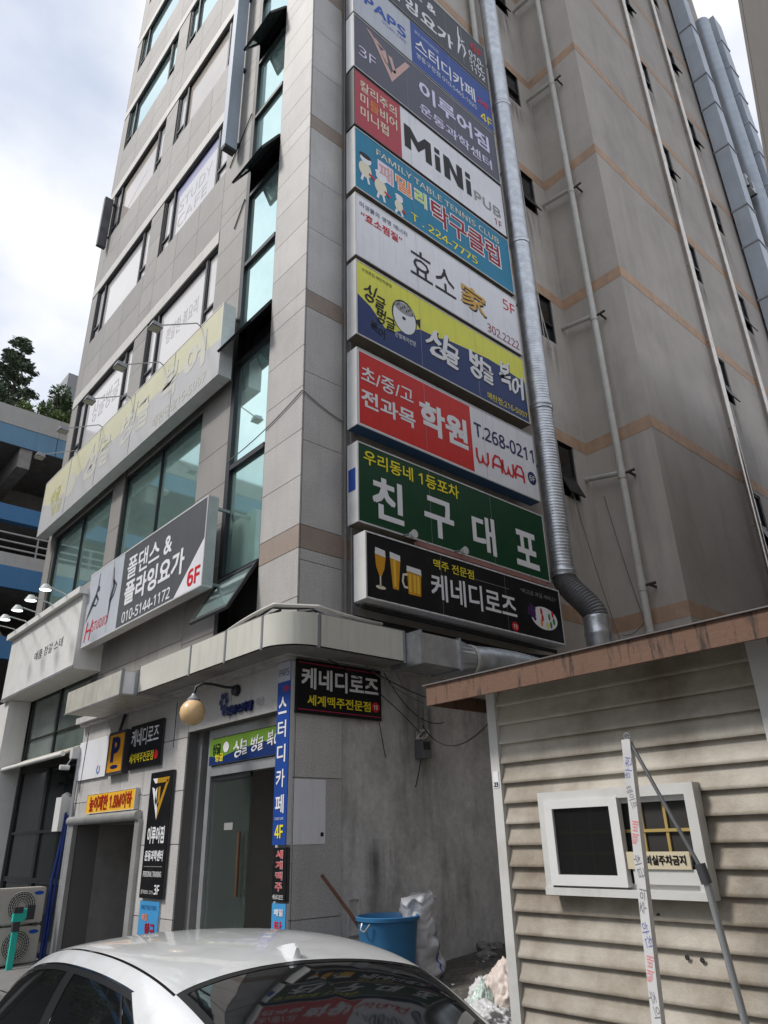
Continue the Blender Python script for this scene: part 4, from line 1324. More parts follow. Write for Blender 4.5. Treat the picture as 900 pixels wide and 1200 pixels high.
# ------------------------------------------------------------------ cream lightbox band round the corner
t = thing('lightbox_band', 'cream lightbox band wrapping the corner above the ground floor', 'lightbox', (-1, -0.3, 4.0))
M_cream = mat('cream_acrylic', (0.62, 0.61, 0.54), 0.35, var=0.06, vscale=1.2, streak=0.4, stcol=(0.3, 0.28, 0.24), stscale=(3, 3, 0.3))
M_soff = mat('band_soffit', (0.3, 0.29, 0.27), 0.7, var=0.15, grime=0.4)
zz0, zz1 = 4.01, 4.48
divs = [-3.95, -2.05, -0.96, 0.04]
for a, b in zip(divs[:-1], divs[1:]):
    MB().box(a + 0.02, b - 0.02, -0.6, -0.59, zz0 + 0.02, zz1).build('panel', M_cream, t)
cor = MB()
N = 10
arc = [(0.04 + 0.5 * math.sin(math.pi / 2 * k / N), -0.06 - 0.54 * math.cos(math.pi / 2 * k / N)) for k in range(N + 1)]
arc = [(0.06 + 0.54 * math.sin(math.pi / 2 * k / N), -0.06 - 0.54 * math.cos(math.pi / 2 * k / N)) for k in range(N + 1)]
vs = [(x, y, z) for x, y in arc for z in (zz0 + 0.02, zz1)]
cor.add(vs, [(2 * k, 2 * k + 2, 2 * k + 3, 2 * k + 1) for k in range(N)])
cor.sm = True
cor.build('corner_panel', M_cream, t)
MB().box(0.59, 0.6, 0.0, 1.54, zz0 + 0.02, zz1).build('panel', M_cream, t)
for x in divs:
    MB().box(x - 0.02, x + 0.02, -0.612, -0.56, zz0 - 0.01, zz1 + 0.01).build('divider', M_cabgrey, t)
for y in (-0.04, 1.56):
    MB().box(0.56, 0.612, y - 0.02, y + 0.02, zz0 - 0.01, zz1 + 0.01).build('divider', M_cabgrey, t)
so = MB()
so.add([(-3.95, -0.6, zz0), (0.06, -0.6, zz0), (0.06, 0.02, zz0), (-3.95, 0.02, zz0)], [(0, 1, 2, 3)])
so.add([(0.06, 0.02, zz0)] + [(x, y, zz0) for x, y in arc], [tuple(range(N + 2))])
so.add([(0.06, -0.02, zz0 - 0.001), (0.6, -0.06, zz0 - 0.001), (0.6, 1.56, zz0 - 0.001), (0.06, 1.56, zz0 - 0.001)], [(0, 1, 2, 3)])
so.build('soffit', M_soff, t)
tp = MB()
tp.box(-3.95, 0.06, -0.59, 0.0, zz1 - 0.02, zz1 + 0.02).box(0.02, 0.59, -0.05, 1.56, zz1 - 0.021, zz1 + 0.019)
tp.add([(0.06, 0.02, zz1)] + [(x, y, zz1) for x, y in arc], [tuple(range(N + 2))])
tp.build('top_cover', M_soff, t)
t = thing('lightbox_band', 'dirty cream lightbox end piece left of the round lamp, set further out', 'lightbox', (-5.2, -0.6, 3.96))
MB().box(-6.6, -3.97, -0.9, -0.05, 3.98, 4.4).build('panel', mat('cream_acrylic_dirty', (0.5, 0.48, 0.42), 0.45, var=0.1, streak=0.7, stcol=(0.2, 0.18, 0.15), stscale=(3, 3, 0.3), grime=0.4, gcol=(0.2, 0.18, 0.15)), t)
MB().box(-3.969, -3.96, -0.87, -0.08, 4.0, 4.38).build('end_panel', K_white, t)
fr = MB()
fr.box(-3.972, -3.94, -0.92, -0.87, 3.97, 4.42).box(-3.972, -3.94, -0.66, -0.61, 3.97, 4.42)
fr.box(-6.62, -3.973, -0.915, -0.9, 3.965, 3.985)
fr.build('frame', M_cabgrey, t)

# ------------------------------------------------------------------ ducts and pipes
def ribbed(r, z0, z1, pitch, amp):
    prof, z, k = [], z0, 0
    while z < z1:
        prof += [(r, z), (r + amp, z + pitch * 0.15), (r, z + pitch * 0.3)]
        z += pitch
    prof.append((r, z1))
    return prof


DX, DY = 0.5, 6.17
t = thing('spiral_duct', 'tall round galvanised spiral duct rising beside the stacked signs', 'duct', (DX, DY, 4.0))
MB().lathe((DX, DY, 0), ribbed(0.235, 6.5, 28, 0.07, 0.004) + [(0.235, 44)], 28).build('duct_pipe', M_galv, t)
for z in (6.45, 10.4, 15.3, 20.4, 25.4):
    MB().lathe((DX, DY, z), [(0.238, -0.1), (0.255, -0.09), (0.255, -0.02), (0.265, 0), (0.255, 0.02), (0.255, 0.09), (0.238, 0.1)], 28).build('joint_ring', M_galv, t)
pts = []
for k in range(40):
    s = k / 39
    e = s * s * (3 - 2 * s)
    pts.append((DX + 0.5 * e, DY + 0.16 * e, 6.4 - 1.0 * s))
M_flex = mat('flexible_duct', (0.16, 0.16, 0.165), 0.45, 0.6, var=0.2, grime=0.4, gcol=(0.08, 0.07, 0.06), gscale=4)
MB().tube(pts, [0.235 + 0.014 * (k % 2) for k in range(40)], 26, False).build('flexible_elbow', M_flex, t)
ex, ey = DX + 0.5, DY + 0.16
MB().lathe((ex, ey, 0), [(0.25, 5.44), (0.26, 5.42), (0.252, 5.38), (0.25, 5.14), (0.262, 5.12), (0.262, 5.08), (0.25, 5.05), (0.25, 3.6), (0.24, -0.1)], 28).build('lower_pipe', M_galv, t)
bk = MB()
for z in (9.0, 13.5, 18, 22.5, 27):
    bk.box(-0.04, 0.3, DY - 0.03, DY + 0.03, z, z + 0.05)
bk.build('bracket', M_cabgrey, t)

t = thing('ventilation_duct', 'rectangular galvanised duct tapering into a round pipe under the black sign', 'duct', (0.6, 3, 4.0))
MB().box(0.3, 0.9, 1.6, 2.45, 3.97, 4.42).build('duct_box', M_galv, t)
for y in (1.59, 2.44):
    MB().box(0.27, 0.93, y, y + 0.04, 3.94, 4.45).build('flange', M_galv, t)
tr = MB()
n = 24
sq = []
for k in range(n):
    a = 2 * math.pi * k / n
    ca, sa = math.cos(a), math.sin(a)
    mxx = max(abs(ca), abs(sa))
    sq.append((0.6 + 0.3 * ca / mxx, 2.48, 4.195 + 0.225 * sa / mxx))
ci = [(0.62 + 0.25 * math.cos(2 * math.pi * k / n), 2.95, 4.2 + 0.25 * math.sin(2 * math.pi * k / n)) for k in range(n)]
tr.add(sq + ci, [(k, (k + 1) % n, n + (k + 1) % n, n + k) for k in range(n)])
tr.build('taper', M_galv, t)
pts = [(0.62 + 0.1 * (k / 60), 2.95 + 3.2 * k / 60, 4.2 + 0.05 * math.sin(k / 12)) for k in range(61)]
MB().tube(pts, [0.25 + 0.012 * (k % 2) for k in range(61)], 22, True).build('flexible_pipe', mat('foil_duct', (0.5, 0.53, 0.57), 0.4, 0.7, var=0.25, vscale=6, streak=0.5, stcol=(0.2, 0.19, 0.18), stscale=(4, 4, 1)), t)
MB().lathe((0.62, 2.95, 4.2), [(0.26, -0.03), (0.275, -0.02), (0.275, 0.03), (0.26, 0.04)], 24, 'y').build('clamp_band', M_pvc, t)
for y in (1.9, 4.5):
    MB().box(-0.03, 0.3, y, y + 0.05, 4.44, 4.48).build('bracket', M_black, t)

t = thing('drain_pipe', 'white drainpipe strapped out from the step in the wall', 'pipe', (0.97, 8.5, 5.0))
MB().tube([(0.97, 8.4, 3.2), (0.97, 8.4, 44)], 0.085, 12).build('pipe', M_pvc, t)
for z in (6.5, 9.25, 13.85, 18.4, 23.0, 27.6):
    MB().tube([(0.97, 8.4, z - 0.12), (0.97, 8.4, z + 0.12)], 0.1, 12).build('collar', M_pvc, t)
    b = MB()
    b.box(0.94, 1.3, 8.38, 8.42, z - 0.03, z + 0.02).box(1.12, 1.16, 8.42, 8.7, z - 0.03, z + 0.02)
    b.build('strap', mat('rusty_iron', (0.06, 0.045, 0.035), 0.8, var=0.4), t)
    if z > 7:
        MB().tube([(-0.02, 8.45, z + 0.25), (0.9, 8.4, z + 0.05)], 0.06, 10).build('branch_pipe', M_pvc, t)

for nm, y, lab in (('steel_pipe', 13.4, 'thin stainless pipe on the dark alley wall, the nearer of the two'), ('steel_pipe', 16.8, 'thin stainless pipe on the dark alley wall, the farther of the two')):
    t = thing(nm, lab, 'pipe', (XS + 0.1, y, 3.0), 'stainless pipes on the alley wall')
    MB().tube([(XS + 0.12, y, 0.4), (XS + 0.12, y, 44)], 0.075, 10).build('pipe', M_steel, t)
    MB().tube([(XS + 0.1, y + 0.16, 0.4), (XS + 0.1, y + 0.16, 44)], 0.03, 8).build('thin_pipe', M_steel, t)
    c = MB()
    for z in range(6, 44, 3):
        c.box(XS - 0.01, XS + 0.2, y - 0.03, y + 0.03, z, z + 0.05)
    c.build('clamp', M_steel, t)

# ducts at the far end of the alley wall
M_galvb = mat('galvanised_blue', (0.4, 0.44, 0.49), 0.45, 0.5, var=0.1, vscale=1.0, streak=0.3, stcol=(0.25, 0.26, 0.28))
t = thing('square_duct', 'square galvanised duct in bolted lengths climbing the far wall', 'duct', (XS + 0.4, 19.7, 3))
MB().box(XS + 0.1, XS + 0.7, 19.4, 20.1, 2.0, 45.5).build('duct_body', M_galvb, t)
zl = 4.0
k = 0
while zl < 45:
    piece('flange', M_cabgrey, t, XS + 0.07, XS + 0.73, 19.37, 20.13, zl, zl + 0.07)
    zl += (2.6, 1.9, 3.4)[k % 3]
    k += 1
c = MB()
for z in range(4, 44, 5):
    c.box(XS - 0.01, XS + 0.1, 19.5, 19.55, z, z + 0.05).box(XS - 0.01, XS + 0.1, 19.95, 20.0, z, z + 0.05)
c.build('bracket', M_black, t)
t = thing('round_duct', 'round grey duct at the far end of the alley wall against the sky', 'duct', (XS + 0.5, 22.8, 3))
MB().lathe((XS + 0.45, 22.3, 0), ribbed(0.36, 2, 39.0, 0.5, 0.012), 20).build('duct_pipe', M_galvb, t)
for z in range(5, 40, 6):
    MB().box(XS - 0.01, XS + 0.2, 22.25, 22.35, z, z + 0.08).build('bracket', M_black, t)
t = thing('flat_duct', 'broad panelled duct with ladder ribs at the far corner of the building', 'duct', (XS + 0.7, 23.6, 3))
MB().box(XS + 0.1, XS + 0.9, 23.1, 24.0, 2.0, 40.0).build('duct_body', M_galvb, t)
for z in range(4, 40, 2):
    piece('rib', M_galv, t, XS + 0.08, XS + 0.94, 23.08, 24.04, z, z + 0.08)
for k, (y, z) in enumerate(((20.9, 22.4), (21.0, 19.3), (20.8, 26.5))):
    t = thing('air_conditioner', ('white air conditioner on the far alley wall, middle of three', 'white air conditioner on the far alley wall, lowest of three', 'white air conditioner on the far alley wall, highest of three')[k], 'air conditioner', (XS + 0.5, y, z), 'air conditioners on the far wall')
    MB().box(XS + 0.25, XS + 0.62, y, y + 0.85, z, z + 0.65).build('case', M_cabinet, t)
    MB().lathe((XS + 0.62, y + 0.35, z + 0.32), [(0.26, 0.0), (0.26, 0.02), (0.02, 0.025)], 18, 'x').build('fan_grille', M_cabdark, t)
    MB().box(XS - 0.02, XS + 0.66, y + 0.05, y + 0.1, z - 0.07, z - 0.01).box(XS - 0.02, XS + 0.66, y + 0.75, y + 0.8, z - 0.07, z - 0.01).build('bracket', M_black, t)

# thin conduit between the granite strip and the signs
t = thing('conduit', 'thin grey conduit running up beside the sign stack', 'pipe', (0.03, 0.88, 4.5))
MB().tube([(0.04, 0.88, 4.5), (0.04, 0.88, 30)], 0.025, 8).build('pipe', M_wireg, t)
MB().tube([(0.06, 0.99, 4.5), (0.06, 0.99, 30)], 0.018, 8).build('thin_pipe', M_cabgrey, t)
t = thing('drain_pipe', 'white rusty pipe end beside the top of the spiral duct', 'pipe', (0.2, 5.85, 21))
MB().tube([(0.15, 5.85, 22.0), (0.15, 5.85, 30)], 0.09, 10).build('pipe', M_pvc, t)
MB().box(-0.04, 0.2, 5.83, 5.87, 23.5, 23.56).build('strap', M_black, t)


# ------------------------------------------------------------------ cables
def catenary(a, b, sag, n=14):
    a, b = Vector(a), Vector(b)
    return [tuple(a.lerp(b, k / n) - Vector((0, 0, sag * 4 * (k / n) * (1 - k / n)))) for k in range(n + 1)]


def cable(label, paths, r=0.012, m=M_wire):
    t = thing('cable', label, 'cable', paths[0][0])
    for p in paths:
        MB().tube(p, r, 6).build('wire', m, t)


cable('black cable bundle lying along the cream band', [
    catenary((-6.4, -0.1, 4.5), (-2.6, -0.25, 4.6), 0.05) + catenary((-2.6, -0.25, 4.6), (-0.2, -0.3, 4.72), 0.06) + catenary((-0.2, -0.3, 4.72), (0.3, 0.2, 4.7), 0.02) + catenary((0.3, 0.2, 4.7), (0.3, 5.8, 4.72), 0.12),
    catenary((-3.6, -0.2, 4.52), (-0.3, -0.25, 4.66), 0.12) + catenary((-0.3, -0.25, 4.66), (0.26, 0.1, 4.64), 0.02) + catenary((0.26, 0.1, 4.64), (0.22, 4.5, 4.66), 0.2),
    catenary((-4.2, -0.2, 4.5), (-2.2, -0.35, 4.55), -0.05) + catenary((-2.2, -0.35, 4.55), (0.1, -0.35, 4.6), 0.0)], 0.02)
tube_o = thing('cable', 'thick black conduit below the beer sign', 'cable', (0.25, 3, 4.6))
MB().tube([(0.2, 0.9, 4.68), (0.2, 5.7, 4.66)], 0.05, 8).build('wire', M_wire, tube_o)
MB().tube([(0.42, 0.9, 4.8), (0.42, 5.7, 4.78)], 0.04, 8).build('wire', M_wire, tube_o)
cable('white flexible conduit resting on the corner of the cream band', [catenary((-1.2, -0.45, 4.55), (0.05, -0.42, 4.68), -0.03) + catenary((0.05, -0.42, 4.68), (0.4, 0.1, 4.66), 0.0) + catenary((0.4, 0.1, 4.66), (0.4, 1.3, 4.6), 0.02)], 0.028, M_pvc)
cable('loops of loose wire hanging below the cream band', [catenary((0.12, 0.5, 4.0), (0.1, 2.3, 3.1), -0.1), catenary((0.08, 1.6, 3.95), (0.06, 2.9, 3.3), 0.25), catenary((0.06, 1.5, 3.2), (0.05, 1.62, 2.7), 0.0), catenary((-7.5, -0.06, 3.8), (-7.6, -0.05, 2.6), 0.0), catenary((-3.5, -0.05, 3.85), (-3.5, -0.05, 3.1), -0.05)], 0.007, M_wire)
cable('thin wire hanging across the corner beer plate', [catenary((0.3, 1.0, 4.85), (0.15, 2.35, 3.2), 0.02), catenary((0.1, 0.75, 4.3), (0.12, 2.4, 3.55), 0.1)], 0.008, M_wireg)
cable('black wires running from the meter to the shed roof', [catenary((0.12, 2.35, 3.2), (4.0, -0.6, 2.55), 0.25), catenary((0.12, 1.3, 3.95), (1.2, 3.2, 3.4), 0.2), catenary((0.1, 2.3, 2.7), (0.06, 2.2, 2.3), 0.03)], 0.008)
cable('loose pale cord hanging beside the spiral duct', [catenary((0.1, 7.2, 28), (0.12, 7.3, 13.2), 0.0), catenary((0.12, 7.15, 15), (0.14, 7.5, 12.9), 0.1)], 0.012, M_pvc)
cable('thin wire looping down the step wall', [catenary((0.05, 7.7, 8.9), (0.4, 8.5, 4.6), 0.4), catenary((0.3, 8.62, 9.0), (0.9, 8.6, 5.2), 0.3), catenary((0.2, 8.6, 5.6), (1.0, 8.45, 5.9), 0.15)], 0.01, M_wireg)
cable('wire looped over the corner pier', [catenary((-2.4, -0.02, 8.15), (0.0, -0.02, 8.5), 0.08) + catenary((0.02, 0.0, 8.5), (0.02, 0.9, 8.2), 0.04)], 0.01, M_wireg)
cable('dark cable crossing the granite between the windows', [catenary((-3.4, -0.02, 16.8), (-2.45, -0.03, 17.8), -0.02), catenary((-2.5, -0.02, 15.0), (-2.9, -0.02, 14.4), 0.0)], 0.014, M_wire)
cable('wire strung from the far corner to the neighbouring roof', [catenary((XS + 1.2, 24, 29), (6.6, 6.2, 12.6), 0.4)], 0.015, M_wire)

# electricity meter
t = thing('electric_meter', 'small grey meter box with tangled wires on the alley wall', 'meter', (0, 2.4, 2.7))
MB().box(-0.03, 0.14, 2.3, 2.5, 2.72, 2.98).build('case', mat('meter_grey', (0.13, 0.135, 0.14), 0.4, var=0.1), t)
MB().box(0.14, 0.15, 2.33, 2.47, 2.85, 2.96).build('cover', M_glass_dark, t)
w = MB()
for k in range(7):
    a = random.uniform(0, 6.28)
    pp = []
    for j in range(9):
        b = a + j * 0.75
        pp.append((0.06 + 0.03 * math.cos(b * 1.3 + k), 2.4 + 0.12 * math.cos(b), 3.08 + 0.08 * math.sin(b * 1.1)))
    w.tube(pp, 0.008, 5)
w.build('wire', M_pvc, t)

# ------------------------------------------------------------------ lamps
t = thing('globe_lamp', 'round amber globe lamp on a curled iron arm over the entrance', 'lamp', (-1.6, 0, 3.7))
n = 16
prof = [(0.195 * math.sin(math.pi * k / n), -0.195 * math.cos(math.pi * k / n)) for k in range(n + 1)]
MB().lathe((-1.86, -0.58, 3.42), prof, 28).build('globe', mat('globe_amber', S(236, 198, 146), 0.25, 0.0, var=0.04, coat=0.5), t)
MB().lathe((-1.86, -0.58, 3.6), [(0.1, -0.02), (0.1, 0.02), (0.05, 0.06), (0.03, 0.1), (0.0, 0.1)], 16).build('cap', M_cabgrey, t)
MB().tube([(-1.86, -0.58, 3.7), (-1.85, -0.56, 3.8), (-1.8, -0.48, 3.86), (-1.7, -0.35, 3.84), (-1.6, -0.2, 3.8), (-1.55, -0.02, 3.8)], 0.022, 8).build('arm', M_black, t)
MB().lathe((-1.55, -0.02, 3.76), [(0.0, -0.06), (0.08, -0.055), (0.09, 0.0), (0.07, 0.04)], 14, 'y').build('wall_plate', M_black, t)

M_led = mat('lamp_lens_white', (0.75, 0.76, 0.76), 0.3)
for k in range(5):
    x = -3.35 - 1.78 * k
    t = thing('sign_floodlight', ('first', 'second', 'third', 'fourth', 'fifth')[k] + ' arm light from the right reaching over the faded yellow sign', 'floodlight', (x, -0.4, 11.7), 'arm lights over the faded sign')
    hx = x + 0.6 + 0.12 * k
    MB().tube([(x, -0.3, 11.68), (x + 0.05, -0.5, 11.72), (hx - 0.04, -1.52, 10.82)], 0.013, 6).build('arm', M_cabgrey, t)
    h = MB()
    h.add([(hx - 0.12, -1.7, 10.7), (hx + 0.12, -1.7, 10.7), (hx + 0.12, -1.48, 10.68), (hx - 0.12, -1.48, 10.68),
           (hx - 0.07, -1.66, 10.82), (hx + 0.07, -1.66, 10.82), (hx + 0.07, -1.5, 10.8), (hx - 0.07, -1.5, 10.8)],
          [(0, 3, 2, 1), (4, 5, 6, 7), (0, 1, 5, 4), (1, 2, 6, 5), (2, 3, 7, 6), (3, 0, 4, 7)])
    h.build('lamp_head', M_cabgrey, t)
    MB().box(hx - 0.1, hx + 0.1, -1.68, -1.5, 10.672, 10.678).build('lens', mat('lamp_lens_cream', (0.5, 0.48, 0.36), 0.3), t)
M_on = mat('lamp_lens_lit', (0.8, 0.85, 0.85), 0.3, emit=((0.9, 1.0, 1.0), 1.6))
for k in range(5):
    x = -8.5 - 0.95 * k
    t = thing('fascia_spotlight', ('first', 'second', 'third', 'fourth', 'fifth')[k] + ' spotlight from the right on an arm over the white fascia', 'spotlight', (x, -0.6, 6.9), 'spotlights over the white fascia')
    hx = x + 1.3
    MB().tube([(x, -0.6, 6.88), (x + 0.1, -0.72, 6.96), (hx - 0.03, -1.45, 6.7)], 0.016, 6).build('arm', M_alu, t)
    MB().lathe((hx, -1.5, 6.6), [(0.0, 0.12), (0.06, 0.11), (0.13, 0.0), (0.12, -0.01)], 14).build('lamp_head', M_cabinet, t)
    MB().lathe((hx, -1.5, 6.585), [(0.0, 0.0), (0.12, 0.004)], 14).build('lens', M_on, t)

# ------------------------------------------------------------------ left shop fittings
t = thing('shop_awning', 'thin cream awning edge over the dark shop window', 'awning', (-10, -0.2, 3.3))
aw = MB()
aw.add([(-13.0, 0.05, 3.62), (-8.0, 0.05, 3.62), (-8.0, -0.35, 3.42), (-13.0, -0.35, 3.42), (-13.0, 0.05, 3.58), (-8.0, 0.05, 3.58), (-8.0, -0.35, 3.38), (-13.0, -0.35, 3.38)],
       [(0, 3, 2, 1), (4, 5, 6, 7), (3, 7, 6, 2), (0, 1, 5, 4), (1, 2, 6, 5), (0, 4, 7, 3)])
aw.build('canopy', mat('awning_cream', (0.5, 0.46, 0.38), 0.7, var=0.1), t)
MB().tube([(-13.0, -0.37, 3.4), (-7.95, -0.37, 3.4)], 0.05, 10).build('front_bar', M_shopw, t)
t = thing('security_camera', 'small white security camera at the end of the awning', 'camera', (-7.9, 0, 3.35))
MB().box(-7.98, -7.82, -0.22, 0.02, 3.3, 3.52).build('junction_box', M_cabinet, t)
MB().lathe((-7.9, -0.22, 3.12), [(0.0, -0.2), (0.05, -0.19), (0.05, 0.0), (0.0, 0.01)], 12, 'y').build('camera_body', M_white, t)
MB().tube([(-7.9, -0.2, 3.3), (-7.9, -0.28, 3.15)], 0.015, 6).build('arm', M_alu, t)


def ac_unit(z0, label):
    t = thing('air_conditioner', label, 'air conditioner', (-8.2, -0.7, z0), 'air conditioners stacked by the shop window')
    x0, x1, y0, y1, z1 = -8.38, -8.0, -1.18, -0.27, z0 + 0.62
    bm = bmesh.new()
    bmesh.ops.create_cube(bm, size=1)
    bmesh.ops.scale(bm, vec=(x1 - x0, y1 - y0, z1 - z0), verts=bm.verts)
    bmesh.ops.translate(bm, vec=((x0 + x1) / 2, (y0 + y1) / 2, (z0 + z1) / 2), verts=bm.verts)
    bmesh.ops.bevel(bm, geom=bm.edges[:], offset=0.02, segments=2, affect='EDGES')
    me = bpy.data.meshes.new('case')
    bm.to_mesh(me)
    bm.free()
    obj('case', me, mat('ac_beige', (0.5, 0.47, 0.42), 0.5, var=0.06, grime=0.25, gcol=(0.25, 0.22, 0.18), gscale=3), t)
    cy, cz = -0.7, (z0 + z1) / 2
    MB().lathe((x1, cy, cz), [(0.25, 0.001), (0.25, 0.012), (0.0, 0.013)], 26, 'x').build('fan_recess', M_cabdark, t)
    g = MB()
    for r in (0.06, 0.1, 0.14, 0.18, 0.22, 0.25):
        ring = [(x1 + 0.022, cy + r * math.cos(2 * math.pi * k / 28), cz + r * math.sin(2 * math.pi * k / 28)) for k in range(29)]
        g.tube(ring, 0.007, 5)
    for k in range(12):
        a = math.pi * k / 12
        g.tube([(x1 + 0.02, cy - 0.25 * math.cos(a), cz - 0.25 * math.sin(a)), (x1 + 0.02, cy + 0.25 * math.cos(a), cz + 0.25 * math.sin(a))], 0.005, 4)
    g.build('fan_grille', MATS['ac_beige'], t)
    poly('badge', K_lblue, t, ('x', x1), ell(-0.4, z1 - 0.1, 0.09, 0.035, 16), 0.003)
    f = MB()
    for yy in (y0 + 0.1, y1 - 0.16):
        f.box(x0, x1, yy, yy + 0.06, z0 - 0.04, z0)
    f.build('foot', M_cabdark, t)


ac_unit(-0.38, 'beige air conditioner unit with round fan, lower of the pair by the shop window')
ac_unit(0.28, 'beige air conditioner unit with round fan, upper of the pair by the shop window')
t = thing('gas_boiler_box', 'white utility box fixed above the blue hose', 'box', (-8.0, 0, 1.95))
MB().box(-8.3, -7.98, -0.25, 0.05, 1.9, 2.55).build('case', M_white, t)
MB().lathe((-8.14, -0.1, 2.55), [(0.1, 0), (0.1, 0.05), (0.02, 0.1), (0, 0.1)], 12).build('cap', M_alu, t)
t = thing('blue_hose', 'bright blue hose hanging down the wall corner beside the air conditioners', 'hose', (-7.9, -0.15, -0.4))
M_hose = mat('hose_blue', S(20, 46, 112), 0.45, var=0.15)
MB().tube([(-7.98, -0.12, 2.25), (-7.96, -0.14, 1.7), (-7.99, -0.2, 1.0), (-8.02, -0.18, 0.2), (-8.0, -0.2, -0.4)], [0.025, 0.03, 0.035, 0.04, 0.035], 10).build('hose', M_hose, t)
MB().tube([(-7.9, -0.1, 2.2), (-7.93, -0.12, 1.4), (-7.96, -0.14, 0.4), (-7.95, -0.15, -0.4)], 0.025, 10).build('hose', M_hose, t)
t = thing('downpipe', 'slim grey downpipe on the wall edge left of the parking passage', 'pipe', (-7.85, -0.06, -0.5))
MB().tube([(-7.85, -0.06, 3.3), (-7.86, -0.06, 2.6), (-7.84, -0.07, -0.5)], 0.035, 8).build('pipe', M_alu, t)
MB().box(-7.88, -7.8, -0.06, 0.02, 1.5, 1.53).box(-7.88, -7.8, -0.06, 0.02, 0.3, 0.33).build('clip', M_alu, t)
t = thing('upright_tool', 'upright teal and black tool standing in front of the air conditioners', 'tool', (-7.6, -0.75, gz(-7.6, -0.75)))
M_tealp = mat('teal_plastic', S(44, 188, 170), 0.35)
a = MB()
a.box(-7.63, -7.56, -0.92, -0.82, -0.42, 0.2)
a.build('shaft', M_tealp, t)
for q_ in ((-0.93, -0.81, 0.2, 0.36), (-0.95, -0.79, 0.5, 0.6), (-0.72, -0.58, 0.38, 0.62)):
    MB().box(-7.645, -7.545, *q_).build('grip', M_cabdark, t)
h = MB()
h.add([(-7.64, -0.95, 0.36), (-7.64, -0.8, 0.34), (-7.64, -0.58, 0.54), (-7.64, -0.62, 0.6), (-7.64, -0.95, 0.5),
       (-7.55, -0.95, 0.36), (-7.55, -0.8, 0.34), (-7.55, -0.58, 0.54), (-7.55, -0.62, 0.6), (-7.55, -0.95, 0.5)],
      [(0, 1, 2, 3, 4), (9, 8, 7, 6, 5), (0, 5, 6, 1), (1, 6, 7, 2), (2, 7, 8, 3), (3, 8, 9, 4), (4, 9, 5, 0)])
h.build('head', M_tealp, t)

# ------------------------------------------------------------------ shed with lap siding
SYF = -2.31
SX0, SX1, SYB = 5.5, 8.25, 0.6
t = thing('siding_shed', 'small cream shed with lap siding and rusty brown roof edge', 'shed', (6.9, -1, gz(6.9, -1)))
SH = t
M_side = mat('vinyl_siding', (0.5, 0.465, 0.4), 0.55, var=0.06, vscale=2, rnd=0.04, grime=0.9, gcol=(0.17, 0.13, 0.088), gscale=1.15, gpos=(0.42, 0.68), streak=0.3, stcol=(0.22, 0.18, 0.13), stscale=(0.8, 0.8, 6), bump=0.2, bscale=90)
M_trim = mat('shed_trim_white', (0.6, 0.6, 0.58), 0.5, var=0.05, grime=0.35, gcol=(0.3, 0.27, 0.22), gscale=2.5)
# grime is scattered by noise alike over boards of every height
prof = [(0.0, 0.004), (0.03, 0.0), (0.033, 0.006), (0.03, 0.018), (0.019, 0.045), (0.009, 0.08), (0.003, 0.112), (0.0, 0.118)]
me = bpy.data.meshes.new('siding_board')
nseg = 24
vs, fs = [], []
for i in range(nseg + 1):
    for (d, h) in prof:
        vs.append(((SX1 - 0.04 - SX0 - 0.04) * i / nseg, -d, h))
npf = len(prof)
for i in range(nseg):
    for j in range(npf - 1):
        fs.append((i * npf + j, (i + 1) * npf + j, (i + 1) * npf + j + 1, i * npf + j + 1))
me.from_pydata(vs, [], fs)
me.shade_smooth()
me.set_sharp_from_angle(angle=math.radians(50))
me.materials.append(M_side)
zb = 2.32 - 0.11 * 25
for k in range(26):
    o = bpy.data.objects.new('siding_board', me)
    COL.objects.link(o)
    o.parent = SH
    o.matrix_parent_inverse = Matrix.Translation(-Vector(SH.location))
    o.location = (SX0 + 0.04, SYF + 0.012 + random.uniform(-0.002, 0.002), zb + 0.11 * k)
    o.rotation_euler = (0, random.uniform(-0.0012, 0.0012), 0)
wl_ = MB()
wl_.box(SX0 + 0.01, SX1 - 0.01, SYF + 0.013, SYB, -0.6, 2.42)
wl_.build('wall', M_side, SH)
MB().box(SX0 - 0.02, SX0 + 0.045, SYF - 0.03, SYF + 0.06, -0.6, 2.42).build('corner_trim', M_trim, SH)
MB().box(7.1, 7.2, SYF - 0.028, SYF + 0.012, 1.9, 2.42).box(SX1 - 0.06, SX1 + 0.01, SYF - 0.03, SYF + 0.06, -0.6, 2.42).build('corner_trim', M_trim, SH)
M_fasc = mat('rusty_fascia', (0.165, 0.092, 0.062), 0.75, var=0.2, vscale=3, streak=0.9, stcol=(0.03, 0.024, 0.02), stscale=(12, 12, 1.6), stpos=(0.53, 0.64), grime=0.4, gcol=(0.1, 0.05, 0.03), gscale=3, bump=0.3)
MB().box(5.24, 8.5, -2.62, -2.6, 2.345, 2.465).build('fascia', M_fasc, SH)
MB().box(5.24, 5.26, -2.6, SYB + 0.2, 2.345, 2.465).build('fascia', M_fasc, SH)
MB().box(5.26, 8.5, -2.598, SYB + 0.2, 2.43, 2.46).build('roof', mat('roof_soffit', (0.3, 0.27, 0.22), 0.8, var=0.1), SH)
rf = MB()
for k in range(55):
    x = 5.22 + k * 0.06
    rf.box(x, x + 0.02, -2.5, SYB + 0.25, 2.472, 2.478)
rf.box(5.22, 8.5, -2.635, SYB + 0.25, 2.4655, 2.4715)
rf.build('roof_sheet', mat('roof_sheet_grey', (0.16, 0.15, 0.15), 0.7, var=0.2, grime=0.4), SH)
